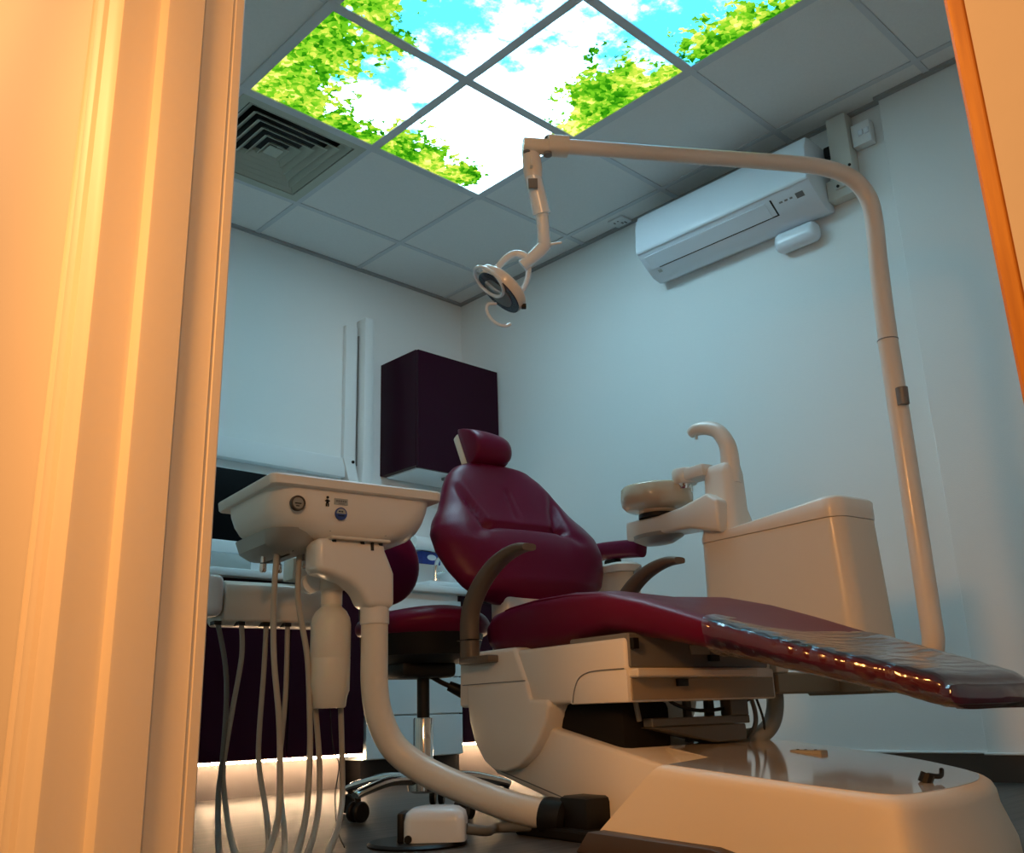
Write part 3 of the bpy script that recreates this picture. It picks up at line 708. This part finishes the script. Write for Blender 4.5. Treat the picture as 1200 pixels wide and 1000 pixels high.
bw = B()
for yy, ww, zz in ((-.029, .005, .7385), (-.0225, .005, .7385), (-.030, .016, .7285)): bw.box(fx+.0016, fx+.0028, yy, yy+ww, zz, zz+.003)
T.part('badge_text', bw, M['navy'], bg)
for y in (-.04, .11): T.part('screw_cap', B().lathe([(.006, 0), (.005, .004), (.001, .005)], (fx-.022, y, .700), (1, 0, -.5), 12), M['alu'])
T.part('mount_plate', B().box(.85, 1.0, -.05, .108, .672, .679, .002, 1), M['plastic2'])
for q, y, r, h in ((.98, -.035, .006, .006), (.98, .04, .006, .006), (.98, .09, .006, .006), (.985, .065, .004, .02)): T.part('mount_bolt', B().lathe([(r, 0), (r, h)], (q, y, .672-h)), M['black'])
el = B(); el.prism([(-.078, .676), (-.078, .594), (-.04, .588), (.004, .575), (.038, .552), (.056, .515), (.131, .515), (.130, .60), (.116, .632), (.105, .655), (.105, .676)], 'x', .903, .985, .017, 4)
T.part('arm_elbow', el, M['plastic'], sharp=50)
T.part('arm_collar', B().lathe([(.034, .478), (.0355, .480), (.0355, .518), (.034, .520)], (.945, .094, 0), (0, 0, 1), 28), M['plastic'])
T.part('arm_tube', B().tube([(.945, .094, .50), (.944, .095, .42), (.942, .097, .34), (.944, .108, .27), (.958, .136, .20), (.99, .175, .155), (1.04, .215, .122), (1.12, .268, .087), (1.20, .318, .058), (1.290, .368, .040)], .033, 22, 6), M['plastic2'], sharp=60)
T.part('arm_socket', B().lathe([(.039, 0), (.042, .012), (.042, .05), (.030, .06)], (1.262, .352, .042), (.70, .36, -.10), 24).box(1.30, 1.40, .36, .44, 0.0, .085, .012, 2), M['black'])
wb = T.part('water_bottle', B().lathe([(.001, .286), (.037, .286), (.040, .290), (.043, .312), (.048, .326), (.049, .40), (.0485, .402), (.0485, .403), (.049, .405), (.049, .482), (.046, .500), (.038, .515), (.026, .526), (.0245, .55)], (.866, .015, 0), (0, 0, 1), 32), M['bottle'])
T.part('bottle_cap', B().lathe([(.025, .530), (.0265, .532), (.0265, .565), (.030, .568), (.030, .595), (.025, .60)], (.866, .015, 0), (0, 0, 1), 28), M['plastic2'], wb)
T.part('bottle_valve', B().box(.85, .90, .055, .075, .575, .60, .004, 1).tube([(.88, .05, .585), (.90, .10, .588)], .005, 8).tube([(.90, .085, .588), (.90, .088, .545)], .003, 8), M['black'])
T.part('bottle_knob', B().lathe([(.024, 0), (.024, .02)], (.84, -.035, .583), (1, 0, 0), 18), M['whitematte'])
# bar that carries the instrument hoses
br = B(); pf = [(.49, .515), (.51, .503), (.60, .501), (.622, .512), (.632, .55), (.632, .585), (.622, .607), (.60, .616), (.51, .616), (.49, .605)]
br.prism(pf, 'y', -.172, .13, .006, 3)
T.part('holder_bar', br, M['plastic'], sharp=40)
T.part('holder_end', B().box(.50, .640, -.232, -.176, .520, .628, .02, 4), M['white'])
T.part('holder_bracket', B().box(.53, .60, .02, .10, .63, .69, .006, 2), M['plastic'])
for y in (-.185, -.123, -.056, .003):
    T.part('holder_slot', B().box(.60, .634, y-.013, y+.005, .499, .509), M['black'])
HO = {'grey': [[(0.62,-0.185,0.505),(0.62,-0.159,0.399),(0.62,-0.151,0.295),(0.62,-0.154,0.162),(0.63,-0.162,0.105),(0.75,-0.20,0.035),(1.041,-0.294,0.010),(1.452,-0.426,0.008)],
 [(0.62,-0.123,0.505),(0.62,-0.118,0.421),(0.62,-0.135,0.289),(0.62,-0.15,0.162),(0.63,-0.148,0.098),(0.75,-.176,.033),(1.068,-0.271,0.010),(1.398,-0.368,0.008)],
 [(0.62,-0.056,0.507),(0.62,-0.057,0.385),(0.62,-0.062,0.237),(0.63,-0.063,0.155),(0.72,-0.076,0.060),(.90,-.137,.016),(1.123,-0.222,0.009),(1.344,-0.299,0.008)],
 [(0.62,0.003,0.507),(0.62,0.005,0.345),(0.62,0.0,0.235),(0.63,-0.009,0.152),(0.72,-0.036,0.065),(.90,-.10,.018),(1.148,-0.20,0.009),(1.458,-0.311,0.008)],
 [(0.86,-0.129,0.678),(0.86,-0.132,0.545),(0.86,-0.126,0.406),(0.86,-0.108,0.27),(0.865,-0.103,0.165),(0.92,-0.124,0.060),(1.12,-0.224,0.012),(1.37,-0.336,0.008)],
 [(0.86,-0.069,0.680),(0.86,-0.071,0.548),(0.86,-0.042,0.406),(0.86,-0.031,0.268),(0.865,-0.030,0.174),(0.93,-0.063,0.060),(1.167,-0.184,0.011),(1.451,-0.318,0.008)],
 [(0.84,-0.010,0.30),(0.84,0.005,0.172),(0.87,-0.006,0.079),(1.0,-.073,.03),(1.183,-0.169,0.010),(1.464,-0.306,0.008)],
 [(0.86,0.048,0.30),(0.86,0.055,0.17),(0.89,0.043,0.076),(1.02,-.03,.03),(1.215,-0.141,0.010),(1.448,-0.263,0.008)]]}
for i, h in enumerate(HO['grey']):
    T.part('hose', B().tube(h, .0072 if i in (4, 5) else .0068, 10, 8), M['hosedark'] if i == 0 else M['hose'], sharp=80)
T.part('thin_wire', B().tube([(.86, .02, .29), (.86, .03, .20), (.865, .045, .155), (.90, .02, .09), (1.0, -.02, .03), (1.1, -.05, .004)], .0015, 6, 6), M['black'])
for (s, y, z0) in ((.80, -.14, .652), (.80, -.10, .652), (.84, -.05, .66)):
    T.part('hose_fitting', B().lathe([(.006, 0), (.009, .005), (.009, .02), (.006, .024), (.006, .05)], (s, y, z0-.04), (0, 0, 1), 14), M['chrome'])

# ------------------------------------------------------------------ cuspidor unit
T = Thing('cuspidor_unit', 'cream spittoon unit with bowl and curved spout behind the chair', 'dental unit', (1.50, 1.22, .28), F_D)
def box_ring(z, gr=0.0):
    w = .0+gr; tl = (z-.38)*.02
    return rrect(1.075-w+tl, 1.598+w-tl*2.2, 1.098-w, 1.285+w, .045+w, z, 10)
T.part('housing', B().loft([box_ring(.385, -.01), box_ring(.39), box_ring(.5), box_ring(.6), box_ring(.726)]), M['plastic2'], sharp=45)
# lid: its seam is level, its top slopes up to the foot end
lid = []
for zz, gr in ((0, .002), (.3, .003), (.85, .003), (1.0, -.006)):
    r = []
    for p in box_ring(.726, gr):
        k = max(0, min(1, (p[0]-1.10)/.42))
        k = k*k*(3-2*k)
        r.append((p[0], p[1], .7275+(.020+.036*k)*zz))
    lid.append(r)
T.part('lid', B().loft(lid), M['plastic'], sharp=50)
T.part('column', B().loft([rrect(1.085, 1.235, 1.10, 1.22, .03, .738), rrect(1.09, 1.225, 1.105, 1.215, .03, .77), rrect(1.10, 1.215, 1.11, 1.205, .03, .82), rrect(1.105, 1.215, 1.115, 1.20, .03, .93), rrect(1.11, 1.213, 1.12, 1.195, .03, .955), rrect(1.115, 1.21, 1.125, 1.19, .03, .96)]), M['plastic'], sharp=60)
T.part('spout', B().tube([(1.190, 1.155, .90), (1.193, 1.155, .99), (1.188, 1.15, 1.03), (1.165, 1.145, 1.068), (1.125, 1.14, 1.088), (1.085, 1.135, 1.092), (1.062, 1.135, 1.085)], [.032, .029, .026, .024, .022, .020, .016], 16, 6, ry=[.028, .026, .024, .022, .02, .018, .014], bn=(0, 1, 0)), M['plastic'])
T.part('spout_nozzle', B().lathe([(.006, -.012), (.006, .01)], (1.085, 1.135, 1.072)), M['chrome'])
T.part('cup_filler', B().lathe([(.001, 0), (.036, 0), (.040, .006), (.040, .042), (.036, .048), (.001, .048)], (1.025, 1.13, .928), (0, 0, 1), 28).box(1.03, 1.13, 1.10, 1.165, .932, .972, .008, 2), M['plastic'])
T.part('filler_nozzle', B().lathe([(.020, 0), (.026, .012), (.026, .018)], (1.020, 1.13, .914), (0, 0, 1), 18).tube([(1.05, 1.13, .93), (1.052, 1.13, .90)], .004, 8), M['chrome'])
ba = B(); ba.prism([(.800, .780), (.93, .782), (1.08, .775), (1.20, .745), (1.20, .84), (1.16, .868), (1.05, .846), (.95, .838), (.80, .842)], 'y', 1.07, 1.17, .010, 3)
T.part('bowl_arm', ba, M['plastic'], sharp=45)
T.part('bowl_drain', B().lathe([(.001, -.028), (.05, -.024), (.082, -.008), (.086, .004)], (.90, 1.12, .785), (0, 0, 1), 28, 1.15, .75), M['alu'])
bo = T.part('spittoon_bowl', B().lathe([(.055, -.052), (.06, -.048), (.062, -.040), (.10, -.034), (.113, -.022), (.116, 0), (.114, .03), (.108, .037), (.100, .036), (.098, .01), (.06, -.02), (.001, -.026)], (.905, 1.12, .905), (0, 0, 1), 40), M['bowl'], sharp=60)
T.part('bowl_gasket', B().lathe([(.062, 0), (.062, .012)], (.905, 1.12, .842), (0, 0, 1), 30), M['black'])
# support beam back to the chair, with its bracket, plate and hoses
T.part('support_beam', B().box(1.46, 1.505, .885, 1.32, .285, .335, .004, 1).box(1.40, 1.60, 1.12, 1.26, .28, .388, .006, 1), M['tanmetal'])
T.part('beam_end', B().box(1.455, 1.508, .885, .93, .335, .40, .003, 1), M['plastic2'])
T.part('wrapped_hose', B().tube([(1.42, .895, .36), (1.44, .934, .335), (1.45, .936, .283), (1.45, .921, .229), (1.44, .89, .196), (1.42, .84, .186), (1.38, .80, .19)], .021, 18, 10), M['corr'])
T.part('cable', B().tube([(1.45, .564, .284), (1.45, .60, .266), (1.45, .67, .253), (1.45, .76, .257), (1.45, .816, .267), (1.45, .88, .292), (1.44, .92, .30)], .0042, 8, 6), M['black'])
T.part('cable', B().tube([(1.45, .838, .30), (1.45, .857, .25), (1.45, .853, .215), (1.44, .835, .185)], .0055, 8, 6), M['hosedark'])
T.part('cable', B().tube([(1.455, .85, .30), (1.455, .872, .25), (1.455, .88, .215), (1.45, .878, .185)], .003, 8, 6), M['black'])
T = CHAIR
T.part('bracket_plate', B().box(1.44, 1.47, .50, .815, .222, .240, .002, 1), M['darkmetal'])
T.part('bracket_gusset', B().prism([(.50, .221), (.80, .221), (.80, .185), (.70, .182)], 'x', 1.41, 1.47, .003, 1), M['darkmetal'])
T.part('bracket_post', B().box(1.44, 1.475, .748, .808, .24, .29, .002, 1), M['darkmetal'])
T.part('strut', B().box(1.40, 1.412, .665, .682, .145, .29), M['hosedark'])
T.part('strut', B().box(1.40, 1.415, .735, .755, .145, .29), M['hosedark'])
T.part('strut', B().tube([(1.44, .48, .285), (1.44, .49, .235)], .006, 8), M['hosedark'])

# ------------------------------------------------------------------ operating light
T = Thing('operating_light', 'dental operating light hanging from a tall curved cream pole', 'dental light', (1.735, 1.2, .36), F_D)
T.part('pole', B().tube([(1.60, 1.20, .352), (1.68, 1.20, .352), (1.716, 1.20, .364), (1.731, 1.20, .395), (1.733, 1.20, .46), (1.735, 1.20, .8), (1.736, 1.20, 1.18)], .0265, 22, 6), M['plastic'], sharp=60)
EA = Vector((1.368, .377, 1.690)); PT = Vector((1.737, 1.20, 1.18))
HDir = (Vector((1.368, .377, 1.69))-Vector((1.80, 1.17, 1.69))).normalized()
arm = [(1.737, 1.20, 1.18), (1.740, 1.20, 1.30), (1.745, 1.20, 1.42), (1.752, 1.198, 1.53), (1.752, 1.185, 1.60), (1.735, 1.145, 1.655), (1.70, 1.075, 1.682), (1.655, .985, 1.689), (1.55, .765, 1.690), (1.385, .415, 1.690)]
T.part('upper_arm', B().tube(arm, [.0255, .0255, .025, .0245, .024, .0235, .023, .0225, .0215, .020], 22, 8), M['plastic'], sharp=60)
T.part('pole_joint', B().lathe([(.0272, 0), (.0272, .003)], (1.736, 1.20, 1.178)), M['greyplastic'])
T.part('pole_knob', B().tube([(1.762, 1.183, .99), (1.764, 1.182, 1.035)], [.013, .014], 14, ry=.016), M['greyplastic'])
# end joint
jp = Vector((1.372, .388, 1.690))
ux = (Vector((1.55, .765, 1.69))-Vector((1.385, .415, 1.69))).normalized()
jt = B(); jt.tube([jp+ux*.035, jp-ux*.02], [.026, .026], 18, power=3)
jt.tube([jp-ux*.015+Vector((0, 0, -.006)), jp-ux*.085+Vector((0, 0, -.004))], [.020, .018], 16, power=3)
T.part('end_joint', jt, M['plastic2'])
for r, h, o in ((.011, .008, jp-ux*.01+Vector((.0, -.012, -.034))), (.017, .006, jp-ux*.01+Vector((0, 0, .018))), (.009, .006, jp-ux*.075+Vector((0, 0, -.026)))): T.part('joint_pin', B().lathe([(r, 0), (r, h)], o), M['greyplastic'])
A0 = Vector((1.334, .336, 1.675)); A1 = Vector((1.320, .352, 1.615)); A2 = Vector((1.310, .384, 1.515)); A3 = Vector((1.298, .396, 1.455)); A4 = Vector((1.288, .399, 1.432)); A5 = Vector((1.245, .362, 1.388))
T.part('joint_housing', B().tube([A0+Vector((0, 0, .006)), A1+Vector((0, 0, .02)), A1-Vector((0, 0, .01))], [.023, .026, .022], 18, 3), M['plastic'])
T.part('joint_hatch', B().box(-.014, .014, -.004, .004, -.016, .016, .002, 1, rot=Matrix.Translation(A1+Vector((.018, -.018, .024))) @ Matrix.Rotation(-.6, 4, 'Z')), M['plastic2'])
T.part('spring_arm', B().tube([A1, A1.lerp(A2, .5), A2], [.022, .0225, .024], 18, 4), M['white'])
T.part('lower_arm', B().tube([A2, A3, A4, A5], [.0165, .0165, .0175, .016], 16, 5), M['white'])
T.part('arm_cap', B().lathe([(.0185, -.006), (.0185, .006)], A2, (A2-A1), 16).lathe([(.004, 0), (.004, .03)], A3+Vector((.012, .012, -.02)), (.5, .7, .1), 10), M['silver'])
T.part('arm_sticker', B().box(-.004, .004, -.012, .012, -.014, .014, .001, 1, rot=Matrix.Translation(A1+Vector((.014, -.012, -.034))) @ Matrix.Rotation(-.6, 4, 'Z')), M['greyplastic'])
# lamp head: a thin tilted disc with a dark ring, carried in a fork (a to the side, b down, c away from the door, metres)
va, vb, vc = Vector((.576, .817, -.031)), Vector((-.254, .143, -.9565)), Vector((-.777, .559, .29))
H0 = Vector((1.205, .337, 1.321))
def hp(a, b, c=0): return H0+va*a+vb*b+vc*c
ha = (va*-.65+vb*.71+vc*-.27).normalized()
HC = hp(-.018, -.002)
hl = B(); hl.lathe([(.001, -.030), (.050, -.030), (.066, -.027), (.071, -.022), (.072, .0), (.070, .003), (.001, .003)], HC, ha, 48)
T.part('lamp_head', hl, M['plastic'], sharp=40)
T.part('dark_ring', B().lathe([(.069, .001), (.069, .006), (.001, .006)], HC, ha, 48), M['navy'])
T.part('reflector', B().lathe([(.046, .005), (.046, .0085), (.001, .0085)], HC, ha, 40), M['lens'])
T.part('fork', B().tube([hp(-.026, -.062), hp(-.004, -.088), hp(.022, -.102), hp(.046, -.096), hp(.056, -.080)], [.0085, .0095, .010, .011, .012], 14, 6), M['white'])
T.part('fork', B().tube([hp(.052, -.086), hp(.058, -.062, .01), hp(.052, -.030, .02), hp(.040, -.008, .025)], [.010, .008, .0075, .007], 12, 6), M['white'])
T.part('fork_hub', B().lathe([(.017, -.018), (.017, .018)], hp(-.030, -.050), (va*.75+vb*-.66), 18), M['whitematte'])
T.part('sensor', B().box(-.008, .008, -.006, .006, -.005, .005, .001, 1, rot=Matrix.Translation(hp(.045, .038, -.012)) @ Matrix.Rotation(-.6, 4, 'Z')), M['black'])
T.part('handle', B().torus(hp(-.046, -.024, -.03), (ha+vc*-.15).normalized(), .048, .0048, 0, 2*PI, 44), M['white'])
T.part('handle_mount', B().tube([hp(-.034, -.052, -.01), hp(-.05, -.060, -.015), hp(-.064, -.052, -.02)], [.012, .012, .010], 12, 4), M['white'])
T.part('handle', B().tube([hp(-.028, .030), hp(-.046, .031, -.01), hp(-.053, .040, -.01), hp(-.050, .056, -.01), (hp(-.038, .074, -.01)), hp(-.020, .086, -.01), hp(-.002, .088, 0), hp(.010, .082, .01)], .0042, 10, 6), M['white'])

# ------------------------------------------------------------------ operator stool
SX, SY = .60, .43
T = Thing('operator_stool', 'burgundy wheeled stool behind the bent floor arm', 'stool', (SX, SY, 0), F_D)
rings = []
for i in range(21):
    a = -PI/2+PI*i/20; q = math.sin(a); rr = .195*max(.02, math.cos(a))**(2/4.5)
    rings.append([(SX+rr*math.cos(b_), SY+rr*math.sin(b_)*1.02, .512+.047*q+(.010*math.cos(2*b_)*rr/.2 if q > -.5 else 0)) for b_ in [2*PI*k/40 for k in range(40)]])
T.part('seat', B().loft(rings), M['leather'], sharp=80)
T.part('seat_pan', B().lathe([(.001, 0), (.11, 0), (.16, .02), (.178, .08)], (SX, SY, .405)).box(SX-.10, SX+.06, SY-.10, SY+.08, .365, .415, .015, 2), M['black'])
bc = Vector((.485, .330, .712)); bn_ = Vector((.93, .20, .1)).normalized(); bu = Vector((0, 0, 1)).cross(bn_).normalized(); bv = bn_.cross(bu)
rings = []
for i in range(25):
    a = -PI/2+PI*i/24; vv = math.sin(a); cc = max(.02, math.cos(a))**(2/2.4)
    r = []
    for k in range(36):
        b_ = 2*PI*k/36; c = math.copysign(abs(math.cos(b_))**(2/3), math.cos(b_)); q = math.copysign(abs(math.sin(b_))**(2/3), math.sin(b_))
        uu = c*.150*cc
        r.append(bc+bu*uu+bv*(vv*.135)+bn_*(q*.032*(.3+.7*cc)+1.1*uu*uu))
    rings.append(r)
T.part('backrest', B().loft(rings), M['leather'], sharp=80)
T.part('backrest_stem', B().tube([bc-bn_*.03, bc-bn_*.05-Vector((0, 0, .14)), bc-bn_*.02-Vector((0, 0, .29)), Vector((SX-.06, SY-.05, .40))], .014, 10, 6, ry=.022), M['black'])
T.part('gas_column', B().lathe([(.018, .25), (.018, .39)], (SX, SY, 0)), M['black'])
T.part('gas_sleeve', B().lathe([(.028, .085), (.028, .252), (.026, .256), (.018, .256)], (SX, SY, 0)), M['chrome'])
lv = B(); lv.tube([(SX, SY, .385), (SX+.025, SY+.04, .355), (SX+.05, SY+.075, .335)], .007, 8, 4); lv.tube([(SX+.04, SY+.062, .342), (SX+.068, SY+.10, .32)], [.014, .019], 12)
T.part('height_lever', lv, M['black'])
T.part('hub', B().lathe([(.03, .055), (.045, .062), (.045, .10), (.03, .115)], (SX, SY, 0)), M['chrome'])
for k in range(5):
    a = math.radians(-76)+2*PI*k/5; ex, ey = math.cos(a), math.sin(a)
    T.part('base_leg', B().tube([(SX+ex*.03, SY+ey*.03, .092), (SX+ex*.13, SY+ey*.13, .094), (SX+ex*.225, SY+ey*.225, .074), (SX+ex*.248, SY+ey*.248, .066)], [.016, .014, .012, .011], 12, 4, ry=[.020, .018, .016, .015], bn=(-ey, ex, 0)), M['chrome'])
    cs = B(); c = Vector((SX+ex*.238, SY+ey*.238, .027)); wa = Vector((-ey, ex, 0))
    for sg in (-1, 1): cs.lathe([(.001, -.008), (.022, -.008), (.026, -.004), (.026, .004), (.022, .008), (.001, .008)], c+wa*sg*.013, wa, 20)
    cs.tube([c+Vector((0, 0, .02)), c+Vector((0, 0, .045))], .008, 8)
    T.part('caster', cs, M['black'])

# ------------------------------------------------------------------ assistant's arm pad and suction holder
T = Thing('assistant_stool', 'second stool showing only its burgundy arm pad behind the chair', 'stool', (.62, 1.22, 0), F_D)
T.part('arm_pad', B().tube([(.50, 1.145, .778), (.58, 1.15, .785), (.68, 1.15, .778), (.775, 1.15, .768), (.79, 1.15, .766)], [.030, .030, .029, .027, .016], 18, 4, ry=.03, power=3), M['leather'])
T.part('arm_bracket', B().box(.605, .665, 1.14, 1.17, .60, .752, .006, 2).tube([(.635, 1.155, .62), (.635, 1.20, .44)], .014, 10), M['black'])
T.part('seat', B().lathe([(.001, .44), (.15, .44), (.17, .455), (.175, .48), (.16, .50), (.001, .505)], (.62, 1.27, 0), (0, 0, 1), 32), M['leather'], sharp=60)
T.part('column', B().lathe([(.025, .06), (.025, .44)], (.62, 1.27, 0)), M['chrome'])
T.part('foot', B().lathe([(.20, 0), (.20, .02), (.05, .06), (.001, .06)], (.62, 1.27, 0), (0, 0, 1), 36), M['black'])
T = Thing('suction_holder', 'rounded cream holder box between the backrest and the far armrest', 'suction holder', (.64, 1.02, .52), F_D)
T.part('box', B().loft([rrect(.66, .86, .985, 1.075, .035, .52), rrect(.655, .865, .98, 1.08, .038, .60), rrect(.65, .87, .98, 1.08, .04, .672)]), M['plastic2'], sharp=50)
T.part('lid', B().loft([rrect(.645, .875, .975, 1.085, .042, .673), rrect(.645, .875, .975, 1.085, .042, .695), rrect(.655, .865, .985, 1.075, .04, .703)]), M['plastic'], sharp=50)
T.part('tip', B().tube([(.875, 1.03, .665), (.905, 1.03, .678)], .007, 8).tube([(.875, 1.05, .65), (.90, 1.05, .66)], .006, 8), M['alu'])
T.part('arm', B().box(.70, .80, 1.02, 1.08, .40, .52, .01, 2).box(.74, 1.46, 1.03, 1.07, .37, .41, .006, 1), M['alu'])

# ------------------------------------------------------------------ foot control on the floor
th = math.atan2(.103, .08); MP = Matrix.Translation(Vector((1.195, .035, 0))) @ Matrix.Rotation(th, 4, 'Z')
T = Thing('foot_control', 'small foot pedal with a white domed cover on a dark disc', 'foot pedal', (1.145, .10, 0), F_D)
T.part('base_disc', B().lathe([(.105, 0), (.107, .004), (.10, .009), (.001, .009)], (1.160, .09, 0), (0, 0, 1), 44), M['black'])
T.part('rim', B().torus((1.160, .09, .006), (0, 0, 1), .106, .004), M['brown'])
dm = B(); dm.loft([[tuple(MP @ Vector(p)) for p in rr_] for rr_ in (rrect(.0, .128, .0, .10, .016, .010), rrect(.0, .128, .0, .10, .018, .05), rrect(.004, .124, .004, .096, .02, .066), rrect(.014, .112, .014, .088, .02, .074), rrect(.03, .10, .03, .08, .02, .077))])
T.part('cover', dm, M['white'], sharp=50)
T.part('side_body', B().box(-.014, .001, .01, .085, .008, .068, .005, 2, rot=MP), M['black'])
T.part('side_knob', B().lathe([(.008, 0), (.008, .006)], MP @ Vector((.012, -.001, .018)), MP.to_3x3() @ Vector((0, -1, 0)), 14), M['black'])
T.part('cord', B().tube([MP @ Vector((.128, .05, .03)), MP @ Vector((.17, .075, .022)), (1.18, .28, .018), (1.24, .34, .02)], .011, 12, 6), M['hosedark'])

# ------------------------------------------------------------------ camera
cd = bpy.data.cameras.new('camera'); cam = bpy.data.objects.new('camera', cd); COL.objects.link(cam)
right = Vector((0.72266403, -0.69050373, -0.03100476)); down = Vector((0.17904198, 0.23032933, -0.95650006)); fwd = Vector((0.66760816, 0.68567704, 0.29007988))
cam.matrix_world = Matrix(((right.x, -down.x, -fwd.x, CX), (right.y, -down.y, -fwd.y, CY), (right.z, -down.z, -fwd.z, CZ), (0, 0, 0, 1)))
cd.sensor_width = 36.0; cd.sensor_fit = 'HORIZONTAL'; cd.lens = 36.0*1108.084/1200; cd.clip_start = 0.02
SC.camera = cam

# ------------------------------------------------------------------ light
def area(name, loc, target, size, power, col, spread=PI):
    l = bpy.data.lights.new(name, 'AREA'); l.energy = power; l.color = col; l.size = size; l.shape = 'DISK'; l.spread = spread
    o = bpy.data.objects.new(name, l); COL.objects.link(o); o.location = loc
    o.rotation_euler = (Vector(target)-Vector(loc)).to_track_quat('-Z', 'Y').to_euler(); return o
area('unseen_hall_light', (-2.1, -2.12, 1.35), (0.2, -1.9, 0.0), 0.4, 8.5, (1.0, 0.43, 0.12), math.radians(95))
area('unseen_hall_light', (-2.1, -0.75, 1.9), (-1.0, -1.6, 1.3), 0.4, 23, (1.0, 0.52, 0.22))  # added light out of view, only to brighten the hall side of the wall
area('unseen_hall_light', (-2.4, -4.15, 1.8), (0.1, -1.0, 0.6), 0.40, 31, (1.0, 0.50, 0.20))
w = bpy.data.worlds.new('world'); SC.world = w; w.use_nodes = True
w.node_tree.nodes['Background'].inputs[0].default_value = (1.0, 0.62, 0.35, 1); w.node_tree.nodes['Background'].inputs[1].default_value = 0.05
vs = SC.view_settings; vs.view_transform = 'Standard'; vs.look = 'None'; vs.exposure = 0.0; vs.gamma = 1.0; vs.use_curve_mapping = False
SC.cycles.use_denoising = True
SC.cycles.max_bounces = 8
SC.cycles.sample_clamp_indirect = 4.0
